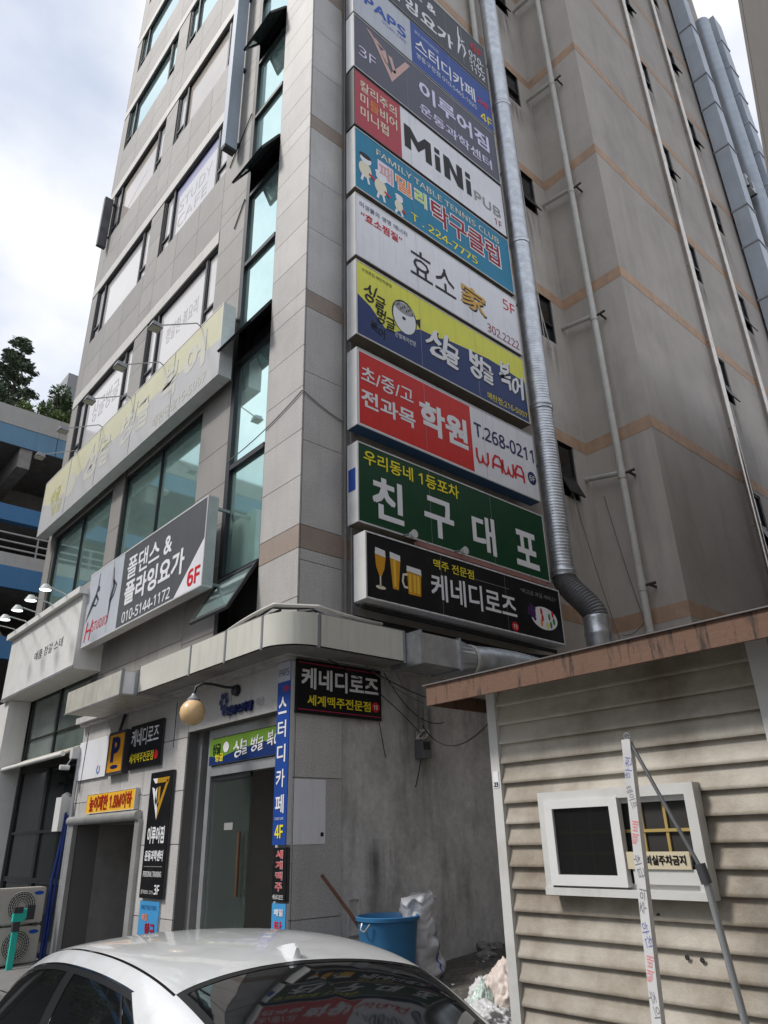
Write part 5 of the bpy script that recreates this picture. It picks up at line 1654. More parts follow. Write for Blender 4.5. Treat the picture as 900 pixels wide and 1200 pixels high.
# sliding window
yw = SYF - 0.024
wf = MB()
wx0, wx1, wz0, wz1 = 5.84, 6.74, 1.315, 1.81
for a, b, c, d, p in ((wx0, wx1, wz1 - 0.05, wz1, 0.06), (wx0, wx1, wz0, wz0 + 0.035, 0.07), (wx0, wx0 + 0.045, wz0 + 0.035, wz1 - 0.05, 0.06), (wx1 - 0.05, wx1, wz0 + 0.035, wz1 - 0.05, 0.06)):
    wf.box(a, b, yw - p, yw + 0.01, c, d)
wf.box(wx0 + 0.045, wx1 - 0.05, yw - 0.03, yw + 0.01, wz0 + 0.035, wz0 + 0.06)
wf.box(wx0 + 0.045, wx1 - 0.05, yw - 0.03, yw + 0.01, wz1 - 0.075, wz1 - 0.05)
w = wf.build('window', M_trim, SH)
s = MB()
a0, a1, c0, c1 = 5.885, 6.335, 1.36, 1.765
for q in ((a0, a1, c0, c0 + 0.05), (a0, a1, c1 - 0.04, c1)):
    s.box(q[0], q[1], yw - 0.072, yw - 0.032, q[2], q[3])
for q in ((a0, a0 + 0.05), (a1 - 0.05, a1)):
    s.box(q[0], q[1], yw - 0.0715, yw - 0.0325, c0 + 0.05, c1 - 0.04)
s.build('sash', mat('pvc_sash', (0.7, 0.7, 0.69), 0.4, var=0.03, grime=0.15, gcol=(0.4, 0.36, 0.3), gscale=4), w)
MB().box(a0 + 0.05, a1 - 0.05, yw - 0.055, yw - 0.05, c0 + 0.05, c1 - 0.04).build('pane', mat('shed_glass', (0.014, 0.015, 0.014), 0.12, spec=0.6, alpha=0.7), w)
MB().box(wx0 + 0.05, wx1 - 0.055, yw - 0.004, yw - 0.001, wz0 + 0.06, wz1 - 0.075).build('pane', mat('shed_screen_dark', (0.03, 0.028, 0.026), 0.7), w)
K_mun = mat('muntin_yellow', S(172, 148, 88), 0.5)
mu = MB()
for x in (6.0, 6.12, 6.24, 6.42, 6.545):
    mu.box(x, x + 0.014, yw - 0.016, yw - 0.006, wz0 + 0.06, wz1 - 0.075)
for z in (1.5, 1.6):
    mu.box(wx0 + 0.05, wx1 - 0.055, yw - 0.02, yw - 0.0165, z, z + 0.014)
mu.build('muntin', K_mun, w)
MB().box(6.36, 6.685, yw - 0.05, yw - 0.032, 1.375, 1.44).build('lower_rail', M_trim, w)
t = thing('no_parking_plate', 'small cream no-parking plate with black letters in the shed window', 'sign', (6.5, yw - 0.04, 1.44))
MB().box(6.34, 6.665, yw - 0.06, yw - 0.052, 1.44, 1.515).build('plate', mat('plate_cream', (0.6, 0.53, 0.38), 0.5, var=0.05), t)
T(t, '경비실주차금지', ('y', yw - 0.06), 6.405, 6.645, 1.458, 1.5, K_lblack, 0.03, 0.002)
MB().box(6.36, 6.37, yw - 0.052, yw - 0.02, 1.45, 1.5).box(6.64, 6.65, yw - 0.052, yw - 0.02, 1.45, 1.5).build('clip', M_trim, t)
# knots on the boards
kn = MB()
for x, z in ((6.53, 1.08), (6.6, 1.075), (6.35, 1.24), (6.42, 1.24), (6.68, 1.33)):
    kn.lathe((x, SYF - 0.012, z), [(0.012, 0.0), (0.009, -0.004), (0.0, -0.003)], 10, 'y')
kn.build('hole', M_dark, SH)
# number tag on the trim
tg = thing('number_tag', 'tiny white number tag on the shed corner trim', 'tag', (5.5, SYF - 0.03, 1.9))
MB().box(5.492, 5.532, SYF - 0.0335, SYF - 0.0305, 1.86, 1.95).build('plate', K_lwhite, tg)
T(tg, '23', ('y', SYF - 0.0335), 5.496, 5.528, 1.865, 1.89, K_lblack, 0.04, 0.001)

# ------------------------------------------------------------------ barrier post and telescopic pole
t = thing('taped_post', 'slim white post wrapped in printed tape leaning before the shed', 'post', (6.6, -2.85, gz(6.6, -2.85)))
px = lambda z: 6.56 + (z + 0.4) * 0.052
mb = MB()
w_, d_ = 0.021, 0.016
zs = [gz(6.6, -2.85) - 0.02, 0.9, 1.98]
for a, b in zip(zs[:-1], zs[1:]):
    mb.add([(px(a) - w_, -2.8 - d_, a), (px(a) + w_, -2.8 - d_, a), (px(a) + w_, -2.8 + d_, a), (px(a) - w_, -2.8 + d_, a),
            (px(b) - w_, -2.8 - d_, b), (px(b) + w_, -2.8 - d_, b), (px(b) + w_, -2.8 + d_, b), (px(b) - w_, -2.8 + d_, b)],
           [(0, 1, 5, 4), (1, 2, 6, 5), (2, 3, 7, 6), (3, 0, 4, 7), (4, 5, 6, 7)])
mb.build('post', mat('tape_white', (0.62, 0.62, 0.62), 0.35, var=0.06, vscale=8, grime=0.15, gcol=(0.4, 0.38, 0.34), gscale=6), t)
K_tb = mat('tape_ink_blue', S(120, 124, 180), 0.5)
K_tr = mat('tape_ink_red', S(226, 130, 130), 0.5)
K_tk = mat('tape_ink_grey', S(130, 130, 134), 0.5)
for k, (z, m_, s_) in enumerate(((1.86, K_tb, '하천'), (1.74, K_tk, '테이프'), (1.6, K_tr, '택배'), (1.47, K_tk, '취급'), (1.34, K_tk, '주의'), (1.22, K_tb, '하천'), (1.1, K_tr, '택배'), (0.98, K_tk, '주의'), (0.86, K_tb, '취급'), (0.72, K_tr, '택배'))):
    T(t, s_, ('y', -2.8 - d_), px(z) - 0.045, px(z) + 0.045, z - 0.016, z + 0.016, m_, 0.0, 0.001, rot=-78 if k % 2 else 80)
t = thing('telescopic_pole', 'grey telescopic pole hooked to the top of the taped post', 'pole', (7.0, -2.8, gz(7, -2.8)))
top = Vector((px(1.99), -2.8, 1.995))
mid = Vector((6.93, -2.8, 1.44))
low = mid + (Vector((6.975, -2.8, 0.95)) - Vector((6.93, -2.8, 1.40))) * 3.9
low.z = gz(7, -2.8) - 0.01
mid_up = mid + (top - mid).normalized() * 0.03
MB().tube([top, top.lerp(mid, 0.5) + Vector((0.004, -0.01, 0)), mid_up], 0.0085, 8).build('thin_rod', mat('rod_grey', (0.16, 0.165, 0.17), 0.4, 0.4), t)
MB().tube([mid, low], 0.014, 10).build('thick_rod', mat('rod_light_grey', (0.3, 0.31, 0.32), 0.4, 0.5), t)
MB().tube([mid + Vector((-0.012, 0, 0.04)), mid + Vector((0.002, 0, -0.03))], 0.021, 10).build('clamp', M_cabdark, t)
ring = [(top.x + 0.014 * math.cos(a * 0.5), top.y, top.z + 0.014 * math.sin(a * 0.5)) for a in range(14)]
MB().tube(ring, 0.003, 5).build('hook', M_galv, t)

# ------------------------------------------------------------------ rubbish by the alley
M_bucket = mat('bucket_blue', S(52, 112, 158), 0.45, var=0.08, vscale=4, grime=0.2, gcol=(0.1, 0.12, 0.14), gscale=5)
bx, by = 0.72, 1.0
bz = gz(bx, by) + 0.04
t = thing('plastic_tub', 'large blue plastic tub behind the silver car', 'tub', (bx, by, bz))
hb = 0.72 - bz
MB().lathe((bx, by, bz), [(0.0, 0.0), (0.28, 0.0), (0.34, hb * 0.5), (0.375, hb - 0.06), (0.38, hb - 0.05), (0.4, hb - 0.04), (0.405, hb), (0.385, hb + 0.008), (0.365, hb - 0.03), (0.33, hb * 0.5), (0.27, 0.03), (0.0, 0.03)], 36).build('tub_body', M_bucket, t)
MB().tube([(bx - 0.02, by - 0.4, 0.66), (bx + 0.0, by - 0.44, 0.6), (bx + 0.06, by - 0.43, 0.58), (bx + 0.12, by - 0.39, 0.66)], 0.012, 6).build('handle', M_galv, t)
t = thing('wooden_stick', 'brown wooden stick leaning out of the blue tub', 'stick', (0.5, 0.95, 0.1))
MB().tube([(0.16, 0.38, 1.2), (0.4, 0.66, 0.75), (0.78, 1.1, bz + 0.05)], 0.022, 8).build('stick', mat('stick_wood', (0.13, 0.055, 0.035), 0.6, var=0.2), t)


def bag(name, label, cat, c, sx, sy, sz, m, seed, wr=0.09, group=None, tall=1.0, sub=5, tie=True):
    bm = bmesh.new()
    bmesh.ops.create_icosphere(bm, subdivisions=sub, radius=1)
    z0 = c[2]
    for v in bm.verts:
        p = v.co.copy()
        n1 = mnoise.noise(p * 1.6 + Vector((seed, 0, 0)))
        n2 = abs(mnoise.noise(p * 4.2 + Vector((0, seed, 0))))
        n3 = abs(mnoise.noise(p * 9.0 + Vector((0, 0, seed))))
        n4 = abs(mnoise.noise(Vector((p.x * 7, p.y * 7, p.z * 2.2)) + Vector((seed, seed, 0))))
        r = 1 + 0.22 * n1 - wr * 2.4 * n2 - wr * 1.3 * n3 - wr * 1.4 * n4
        q = p * r
        if q.z < 0:
            q.z *= 0.8
            q.z = max(q.z, -0.62)
        if tie and p.z > 0.55:
            k = (p.z - 0.55) / 0.45
            q.x *= 1 - 0.75 * k
            q.y *= 1 - 0.75 * k
            q.z += 0.25 * k
        v.co = Vector((c[0] + q.x * sx, c[1] + q.y * sy, z0 + (q.z + 0.6) * sz))
    me = bpy.data.meshes.new(name)
    bm.to_mesh(me)
    bm.free()
    me.shade_smooth()
    o = obj(name, me, m)
    tag(o, label, cat, group)
    return o


M_bagw = mat('plastic_bag_white', (0.62, 0.62, 0.62), 0.4, bump=0.6, bscale=18, var=0.08, vscale=6, grime=0.1, gcol=(0.35, 0.34, 0.32), gscale=7, trans=0.05)
M_bagp = mat('plastic_bag_peach', (0.63, 0.54, 0.49), 0.45, bump=0.6, bscale=16, var=0.12, vscale=5, grime=0.2, gcol=(0.6, 0.55, 0.5), gscale=6)
M_bagc = mat('plastic_bag_clear', (0.42, 0.44, 0.45), 0.22, var=0.25, vscale=7, grime=0.4, gcol=(0.2, 0.2, 0.2), gscale=8)
M_bagg = mat('plastic_bag_mint', (0.5, 0.6, 0.54), 0.3, var=0.2, vscale=8)
# woven sack: tall, slumped
bm = bmesh.new()
nr, ns = 34, 30
ring_v = []
for i in range(nr + 1):
    h = i / nr
    rr_ = []
    for k in range(ns):
        a = 2 * math.pi * k / ns
        ca, sa = math.cos(a), math.sin(a)
        e = (abs(ca) ** 3 + abs(sa) ** 3) ** (-1 / 3)
        wv_ = 0.05 * mnoise.noise(Vector((ca * 2, sa * 2, h * 6))) - 0.05 * abs(mnoise.noise(Vector((ca * 3 + h * 3, sa * 3, h * 9)))) + 0.02 * mnoise.noise(Vector((ca * 7, sa * 7, h * 20)))
        rx = (0.2 + 0.03 * math.sin(h * 3.0) - 0.02 * h) * e + wv_
        ry = (0.235 + 0.02 * math.sin(h * 5 + 1) + 0.02 * (1 - h)) * e + wv_
        zz = 0.93 * h * (1.0 + 0.05 * sa + 0.04 * math.sin(5 * a))
        rr_.append(bm.verts.new((0.72 + rx * ca + 0.03 * h, 1.56 + ry * sa - 0.06 * h + 0.02 * math.sin(h * 9), gz(0.7, 1.5) + 0.06 + zz)))
    ring_v.append(rr_)
for i in range(nr):
    for k in range(ns):
        bm.faces.new((ring_v[i][k], ring_v[i][(k + 1) % ns], ring_v[i + 1][(k + 1) % ns], ring_v[i + 1][k]))
bm.faces.new(ring_v[nr])
me = bpy.data.meshes.new('sack')
bm.to_mesh(me)
bm.free()
me.shade_smooth()
t = thing('woven_sack', 'tall white woven sack with blue stripes standing beside the blue tub', 'sack', (0.72, 1.56, gz(0.7, 1.5)))
obj('sack', me, mat('woven_white', (0.6, 0.6, 0.62), 0.5, var=0.12, vscale=7, speck=0.08, sscale=200, grime=0.25, gcol=(0.35, 0.35, 0.36), gscale=6, bump=0.4, bscale=35), t)
st = MB()
for (i0, i1, k) in ((2, 32, 8), (0, 24, 2)):
    for i in range(i0, i1):
        a, b = ring_v, None
        q = []
        for ii, dk in ((i, 0), (i, 0.35), (i + 1, 0.35), (i + 1, 0)):
            idx = ii * ns + k
            p = Vector(me.vertices[idx].co).lerp(Vector(me.vertices[ii * ns + (k + 1) % ns].co), dk)
            cdir = Vector((p.x - 0.72, p.y - 1.56, 0)).normalized() * 0.006
            q.append(tuple(p + cdir))
        st.add(q, [(0, 1, 2, 3)])
st.build('stripe', mat('sack_stripe_blue', S(60, 110, 190), 0.5), t)
bag('rubbish_bag', 'clear rubbish bag against the alley wall near the shed trim', 'bag', (0.55, 3.75, gz(0.5, 3.7) + 0.05), 0.26, 0.24, 0.32, M_bagc, 3.1)
heap = 'rubbish bags heaped beside the shed'
bag('rubbish_bag', 'peach coloured rubbish bag at the shed corner', 'bag', (3.05, 0.55, gz(3, 0.5) + 0.05), 0.3, 0.28, 0.34, M_bagp, 7.7, 0.1, heap, tie=False)
bag('rubbish_bag', 'crumpled white rubbish bag in front of the peach bag', 'bag', (3.1, 0.1, gz(3, 0.1) + 0.03), 0.3, 0.27, 0.2, M_bagw, 1.7, 0.16, heap, tie=False)
bag('rubbish_bag', 'white rubbish bag left of the peach bag', 'bag', (2.72, 0.5, gz(2.7, 0.5) + 0.05), 0.22, 0.2, 0.24, M_bagw, 4.2, 0.16, heap, tie=False)
bag('rubbish_bag', 'small mint green rubbish bag between the white ones', 'bag', (2.9, 0.28, gz(2.9, 0.3) + 0.05), 0.15, 0.15, 0.24, M_bagg, 9.2, 0.12, heap)
bag('rubbish_bag', 'flat white bag nearest the car boot', 'bag', (2.75, -0.05, gz(2.7, 0) + 0.05), 0.2, 0.18, 0.16, M_bagw, 5.5, 0.14, heap)


def stone(label, c, s, seed):
    bm = bmesh.new()
    bmesh.ops.create_icosphere(bm, subdivisions=3, radius=1)
    for v in bm.verts:
        p = v.co.copy()
        r = 1 + 0.35 * mnoise.noise(p * 1.3 + Vector((seed, 2, 0))) + 0.1 * mnoise.noise(p * 4 + Vector((seed, 2, 0)))
        v.co = Vector((c[0] + p.x * r * s[0], c[1] + p.y * r * s[1], c[2] + p.z * r * s[2]))
    me = bpy.data.meshes.new('stone')
    bm.to_mesh(me)
    bm.free()
    tag(obj('stone', me, mat('stone_grey', (0.17, 0.16, 0.15), 0.85, var=0.2, vscale=9, bump=0.4)), label, 'stone', 'stones on the alley earth')


stone('flat grey stone nearest on the alley earth', (0.5, 3.05, 0.06), (0.16, 0.12, 0.07), 1)
stone('rounded grey stone behind the flat one', (0.25, 3.3, 0.11), (0.14, 0.12, 0.09), 2)
stone('pale block of stone beside the clear bag', (0.32, 3.5, 0.11), (0.1, 0.1, 0.07), 3)
stone('small dark stone in front of the others', (0.62, 2.9, 0.04), (0.07, 0.06, 0.04), 4)
# litter scraps on the earth
random.seed(21)
lit = MB()
for k in range(90):
    x, y = random.uniform(0.2, 3.4), random.uniform(0.2, 4.0)
    s = random.uniform(0.01, 0.035)
    a = random.uniform(0, 6.28)
    z = gz(x, y) + 0.09
    dx, dy = s * math.cos(a), s * math.sin(a)
    lit.add([(x - dx, y - dy, z), (x + dy, y - dx, z + s * 0.5), (x + dx, y + dy, z + 0.004), (x - dy, y + dx, z + s * 0.3)], [(0, 1, 2, 3)])
lo = lit.build('litter', mat('litter_pale', (0.4, 0.37, 0.31), 0.8, var=0.4, vscale=3))
lo['kind'] = 'stuff'
lo['label'] = 'scattered pale litter scraps on the alley earth'

# ------------------------------------------------------------------ silver sedan
CX, CY, CH = 4.44, -3.614, math.radians(175.8)
CZ = gz(CX, CY)
car = thing('parked_car', 'silver sedan with shark-fin antenna parked in the foreground', 'car', (CX, CY, CZ))
cs, sn = math.cos(CH), math.sin(CH)
tilt_x, tilt_y = 0.0296, 0.0732


def carw(x, y, z):
    X, Y = CX + x * cs - y * sn, CY + x * sn + y * cs
    return (X, Y, z * 1.04 + 0.03 * y + 0.0296 * X + 0.0732 * (CY - 3))


def interp(x, pts):
    """smooth monotone-ish interpolation through control points"""
    xs = [p[0] for p in pts]
    ys = [p[1] for p in pts]
    if x <= xs[0]: return ys[0]
    if x >= xs[-1]: return ys[-1]
    for i in range(len(xs) - 1):
        if xs[i] <= x <= xs[i + 1]:
            h = xs[i + 1] - xs[i]
            t_ = (x - xs[i]) / h

            def sl(j):
                if j == 0: return (ys[1] - ys[0]) / (xs[1] - xs[0])
                if j == len(xs) - 1: return (ys[-1] - ys[-2]) / (xs[-1] - xs[-2])
                return (ys[j + 1] - ys[j - 1]) / (xs[j + 1] - xs[j - 1])
            m0, m1 = sl(i) * h, sl(i + 1) * h
            return (2 * t_ ** 3 - 3 * t_ ** 2 + 1) * ys[i] + (t_ ** 3 - 2 * t_ ** 2 + t_) * m0 + (-2 * t_ ** 3 + 3 * t_ ** 2) * ys[i + 1] + (t_ ** 3 - t_ ** 2) * m1


ROOF = [(-2.0, 1.04), (-1.6, 1.19), (-1.25, 1.325), (-0.95, 1.405), (-0.6, 1.452), (-0.2, 1.47), (0.2, 1.46), (0.6, 1.405), (1.0, 1.28), (1.35, 1.1), (1.62, 0.93)]
HALF = [(-2.0, 0.66), (-1.5, 0.78), (-1.0, 0.84), (-0.3, 0.87), (0.5, 0.87), (1.1, 0.84), (1.62, 0.74)]
SECT = [(0.0, (1.0, 0.0)), (0.2, (0.945, 0.36)), (0.38, (0.865, 0.66)), (0.5, (0.785, 0.84)), (0.58, (0.71, 0.915)), (0.72, (0.5, 0.965)), (0.86, (0.26, 0.99)), (1.0, (0.0, 1.0))]
ZB = 0.92
SY_ = [(s, p[0]) for s, p in SECT]
SZ_ = [(s, p[1]) for s, p in SECT]


def gh(x, s):
    """greenhouse surface point; s in [-1,1] from left belt over the roof to right belt"""
    a = 1 - abs(s)
    w = interp(x, HALF)
    zc = interp(x, ROOF)
    y = interp(a, SY_) * w
    z = ZB + interp(a, SZ_) * (zc - ZB)
    return x, (y if s < 0 else -y), z          # s<0 is the left (driver) side, +y


UR = -1.02                       # rear edge of the roof panel


def warp(u, a):
    """stations bow back at the rear window and lean with the rear door glass"""
    y = interp(a, SY_) * 0.84
    g = max(0.0, 1 - abs(u - UR) / 0.7)
    x = u - 0.07 * (y / 0.55) ** 2 * g * g * (3 - 2 * g)
    k = 0.6 * min(1.0, a / 0.47) ** 1.5
    if a > 0.47:
        q = min(1.0, (a - 0.47) / 0.08)
        k *= 1 - q * q * (3 - 2 * q)
    if u > -1.42:
        g2 = max(0.0, 1 - (u + 1.42) / 1.25)
    else:
        g2 = max(0.0, 1 - (-1.42 - u) / 0.56)
    return x + k * g2


A_WB, A_W0, A_WT, A_W1, A_M0, A_M1 = 0.012, 0.035, 0.445, 0.47, 0.555, 0.567


def classify(u, a):
    if u < UR and u > -1.93 and a > A_M1:
        if u > UR - 0.03 or a < A_M1 + 0.03:
            return 'window_trim'
        return 'rear_window'
    if 0.8 < u < 1.58 and a > A_W1 + 0.02:
        return 'windshield'
    if A_WB < a < A_W1 + 0.008 and -1.42 < u < 1.3:
        rear = -1.42
        if u > rear:
            if a > A_W1:
                return 'window_chrome'
            if a > A_WT or a < A_W0 or u < rear + 0.05 or u > 1.26:
                return 'window_trim'
            if -0.20 < u < -0.08 or -1.12 < u < -1.08:
                return 'window_trim'
            return 'rear_side_window' if u < -0.14 else 'front_side_window'
    if A_M0 < a < A_M1 and -1.02 < u < 0.8:
        return 'roof_moulding'
    return 'body_shell'


def lines(lo, hi, n, extra):
    v = sorted(set([round(lo + (hi - lo) * i / n, 5) for i in range(n + 1)] + extra))
    out = [v[0]]
    for q in v[1:]:
        if q - out[-1] < 0.0025:
            if q in extra:
                out[-1] = q
            continue
        out.append(q)
    return out


us_ = lines(-1.98, 1.62, 140, [UR, UR - 0.03, -1.93, 0.8, 1.58, 1.26, 1.3, -0.2, -0.08, -1.12, -1.08, -1.42, -1.37, -0.14])
as_ = lines(0.0, 1.0, 75, [A_WB, A_W0, A_WT, A_W1, A_W1 + 0.008, A_W1 + 0.02, A_M0, A_M1, A_M1 + 0.03])
sa_ = [(-(1 - a), a) for a in as_] + [((1 - a), a) for a in as_[::-1][1:]]
grid = [[gh(warp(u, a), s_) for s_, a in sa_] for u in us_]
groups = {}
for i in range(len(us_) - 1):
    um = (us_[i] + us_[i + 1]) / 2
    for j in range(len(sa_) - 1):
        c = classify(um, (sa_[j][1] + sa_[j + 1][1]) / 2)
        side = 'L' if sa_[j][0] < 0 else 'R'
        key = (c, side) if ('side_window' in c or c == 'window_chrome') else (c, '')
        groups.setdefault(key, []).append((i, j))
M_paint = mat('silver_paint', (0.74, 0.75, 0.755), 0.34, 0.1, coat=0.9, speck=0.05, sscale=400, grime=0.18, gcol=(0.36, 0.35, 0.33), gscale=5, rvar=0.06)
M_cglass = mat('car_glass', (0.008, 0.009, 0.01), 0.03, 0.0, spec=0.9, coat=0.3)
M_ctrim = mat('car_black_trim', (0.012, 0.012, 0.013), 0.35)
M_chrome = mat('car_chrome', (0.6, 0.6, 0.62), 0.15, 1.0)
cm = {'body_shell': M_paint, 'roof_moulding': M_ctrim, 'window_trim': M_ctrim, 'window_chrome': M_chrome}
for (c, side), cells in groups.items():
    idx, vs, fs = {}, [], []

    def vid(i, j):
        if (i, j) not in idx:
            idx[(i, j)] = len(vs)
            x, y, z = grid[i][j]
            dz = 0.0
            if c == 'window_trim': dz = -0.002
            elif 'window' in c and c != 'window_chrome' or c == 'windshield': dz = -0.005
            elif c == 'roof_moulding': dz = -0.008
            k = 1 + dz / 0.8
            vs.append(carw(x, y * k, (z - 0.8) * k + 0.8))
        return idx[(i, j)]
    for i, j in cells:
        fs.append((vid(i, j), vid(i + 1, j), vid(i + 1, j + 1), vid(i, j + 1)))
    mb = MB()
    mb.v, mb.f, mb.sm = vs, fs, True
    me = bpy.data.meshes.new(c)
    me.from_pydata(vs, [], fs)
    me.shade_smooth()
    bm = bmesh.new()
    bm.from_mesh(me)
    bmesh.ops.recalc_face_normals(bm, faces=bm.faces[:])
    bm.to_mesh(me)
    bm.free()
    obj(c, me, cm.get(c, M_cglass), car)
# lower body
TOPZ = [(-2.36, 0.62), (-2.3, 0.98), (-2.1, 1.06), (-1.7, 1.07), (-1.3, 0.94), (1.3, 0.945), (1.6, 0.92), (2.0, 0.83), (2.3, 0.66), (2.38, 0.5)]
WID = [(-2.36, 0.72), (-2.2, 0.83), (-1.6, 0.9), (-0.5, 0.915), (0.8, 0.915), (1.6, 0.9), (2.15, 0.8), (2.38, 0.62)]
LB = [(0.0, 1.0, 0.0), (0.35, 1.0, 0.01), (0.65, 0.97, 0.02), (0.86, 0.88, 0.06), (0.93, 0.98, 0.2), (0.965, 1.0, 0.5), (0.95, 0.99, 0.8), (0.9, 0.95, 1.0)]
vs, fs = [], []
ws_ = [(0.0, 1.0), (0.4, 1.0), (0.75, 0.985), (0.92, 0.955), (0.985, 0.87), (1.0, 0.68), (0.98, 0.4), (0.94, 0.12), (0.9, 0.0)]
nb = 60
ring = ws_ + [(-a, b) for a, b in ws_[::-1][:-1]]
for i in range(nb + 1):
    x = -2.36 + 4.74 * i / nb
    zt_, w2 = interp(x, TOPZ), interp(x, WID)
    for a, b in ring:
        vs.append(carw(x, a * w2, 0.2 + (zt_ - 0.2) * b))
m_ = len(ring)
for i in range(nb):
    for k in range(m_):
        fs.append((i * m_ + k, i * m_ + (k + 1) % m_, (i + 1) * m_ + (k + 1) % m_, (i + 1) * m_ + k))
fs.append(tuple(range(m_)))
fs.append(tuple(nb * m_ + k for k in range(m_))[::-1])
me = bpy.data.meshes.new('lower_body')
me.from_pydata(vs, [], fs)
me.shade_smooth()
bm = bmesh.new()
bm.from_mesh(me)
bmesh.ops.recalc_face_normals(bm, faces=bm.faces[:])
bm.to_mesh(me)
bm.free()
obj('lower_body', me, M_paint, car)
M_tyre = mat('tyre_rubber', (0.02, 0.02, 0.021), 0.85)
for wx in (1.42, -1.4):
    for sy in (1, -1):
        mb = MB()
        seg = 28
        prof_ = [(0.2, 0.93), (0.3, 0.935), (0.325, 0.91), (0.325, 0.75), (0.3, 0.72), (0.2, 0.72)]
        for r, yy in prof_:
            for k in range(seg):
                a = 2 * math.pi * k / seg
                mb.v.append(carw(wx + r * math.cos(a), sy * yy, 0.325 + r * math.sin(a)))
        for i in range(len(prof_) - 1):
            for k in range(seg):
                mb.f.append((i * seg + k, i * seg + (k + 1) % seg, (i + 1) * seg + (k + 1) % seg, (i + 1) * seg + k))
        mb.sm = True
        wv2 = mb.build('wheel', M_tyre, car)
        mb = MB()
        mb.v = [carw(wx, sy * 0.92, 0.325)] + [carw(wx + 0.21 * math.cos(2 * math.pi * k / seg), sy * 0.925, 0.325 + 0.21 * math.sin(2 * math.pi * k / seg)) for k in range(seg)]
        mb.f = [(0, 1 + k, 1 + (k + 1) % seg) for k in range(seg)]
        mb.build('rim', M_alu, wv2)
# shark fin, tail lamps, handles, mirrors
fin = MB()
fx = -0.9
zr = interp(fx, ROOF)
fs_ = [(-0.09, 0.0, 0.035), (0.0, 0.0, 0.04), (0.13, 0.0, 0.02)]
vv = []
for (dx, hgt, wd) in ((-0.1, 0.0, 0.026), (-0.09, 0.04, 0.012), (-0.065, 0.052, 0.009), (0.0, 0.032, 0.012), (0.07, 0.01, 0.009), (0.1, 0.0, 0.004)):
    base = interp(fx + dx, ROOF) - 0.003
    vv += [carw(fx + dx, wd + 0.012, base), carw(fx + dx, wd * 0.5, base + hgt), carw(fx + dx, -wd * 0.5, base + hgt), carw(fx + dx, -wd - 0.012, base)]
ff = []
for i in range(5):
    for k in range(3):
        ff.append((i * 4 + k, i * 4 + k + 1, (i + 1) * 4 + k + 1, (i + 1) * 4 + k))
ff += [(0, 1, 2, 3), (20, 23, 22, 21)]
fin.add(vv, ff)
fin.build('antenna_fin', M_paint, car, smooth=True)
for sy in (1, -1):
    tl = MB()
    pts = [carw(-2.3, sy * 0.8, 0.78), carw(-2.3, sy * 0.8, 0.93), carw(-2.37, sy * 0.45, 0.92), carw(-2.375, sy * 0.45, 0.78), carw(-2.05, sy * 0.89, 0.92), carw(-2.05, sy * 0.9, 0.82)]
    tl.add(pts, [(0, 1, 2, 3), (5, 4, 1, 0)])
    tl.build('tail_lamp', mat('lamp_red', (0.3, 0.01, 0.01), 0.15, coat=0.6), car)
    hl = MB()
    hl.add([carw(2.31, sy * 0.45, 0.6), carw(2.31, sy * 0.45, 0.7), carw(2.2, sy * 0.76, 0.74), carw(2.2, sy * 0.78, 0.62)], [(0, 1, 2, 3)])
    hl.build('headlight', M_alu, car)
    for hx in (-0.75, 0.3):
        MB().add([carw(hx, sy * 0.925, 0.8), carw(hx + 0.2, sy * 0.925, 0.8), carw(hx + 0.2, sy * 0.94, 0.83), carw(hx, sy * 0.94, 0.83)], [(0, 1, 2, 3)]).build('door_handle', M_chrome, car)
    mr = MB()
    mr.add([carw(0.82, sy * 0.86, 0.93), carw(0.95, sy * 0.86, 0.93), carw(0.95, sy * 1.04, 0.95), carw(0.84, sy * 1.06, 0.95),
            carw(0.82, sy * 0.86, 1.03), carw(0.95, sy * 0.86, 1.03), carw(0.93, sy * 1.03, 1.07), carw(0.84, sy * 1.05, 1.07)],
           [(0, 1, 2, 3), (4, 5, 6, 7), (0, 1, 5, 4), (1, 2, 6, 5), (2, 3, 7, 6), (3, 0, 4, 7)])
    mr.build('mirror', M_paint, car)

# ------------------------------------------------------------------ overpass down the street
t = thing('overpass', 'blue and white multi-level overpass crossing the street at the far left', 'bridge', (-24, 0, -1))
M_obl = mat('overpass_blue', S(108, 150, 182), 0.5, var=0.06, vscale=0.5, streak=0.3, stcol=(0.1, 0.16, 0.22))
M_obl2 = mat('overpass_deep_blue', S(70, 124, 172), 0.5, var=0.08, vscale=0.5, streak=0.2, stcol=(0.05, 0.1, 0.18))
M_owh = mat('overpass_white', (0.46, 0.46, 0.45), 0.6, var=0.05, streak=0.3, stcol=(0.25, 0.24, 0.23))
M_odk = mat('overpass_deck_dark', (0.2, 0.19, 0.18), 0.85, var=0.2)
y0, y1 = -22.0, 14.0
yy = y0
while yy < y1:
    MB().box(-22.0, -21.9, yy + 0.015, yy + 2.985, 18.2, 19.1).build('white_panel', M_owh, t)
    MB().box(-22.0, -21.92, yy + 0.015, yy + 2.985, 17.3, 18.19).build('blue_panel', M_obl, t)
    yy += 3.0
MB().box(-32, -22.01, y0, y1, 17.35, 18.3).build('deck', M_odk, t)
for k in range(10):
    MB().box(-31.8, -22.02, y0 + 1 + 3.6 * k, y0 + 1.5 + 3.6 * k, 16.4, 17.34).build('cross_beam', mat('overpass_beam', (0.3, 0.29, 0.28), 0.8, var=0.2), t)
MB().box(-31.8, -31.4, y0, y1, 16.2, 17.34).box(-27, -26.6, y0, y1, 16.2, 17.34).build('girder', MATS['overpass_beam'], t)
MB().box(-22.6, -22.2, y0, y1, 14.0, 14.7).build('blue_beam', M_obl2, t)
MB().box(-30, -22.61, y0, y1, 14.1, 14.5).build('deck', M_odk, t)
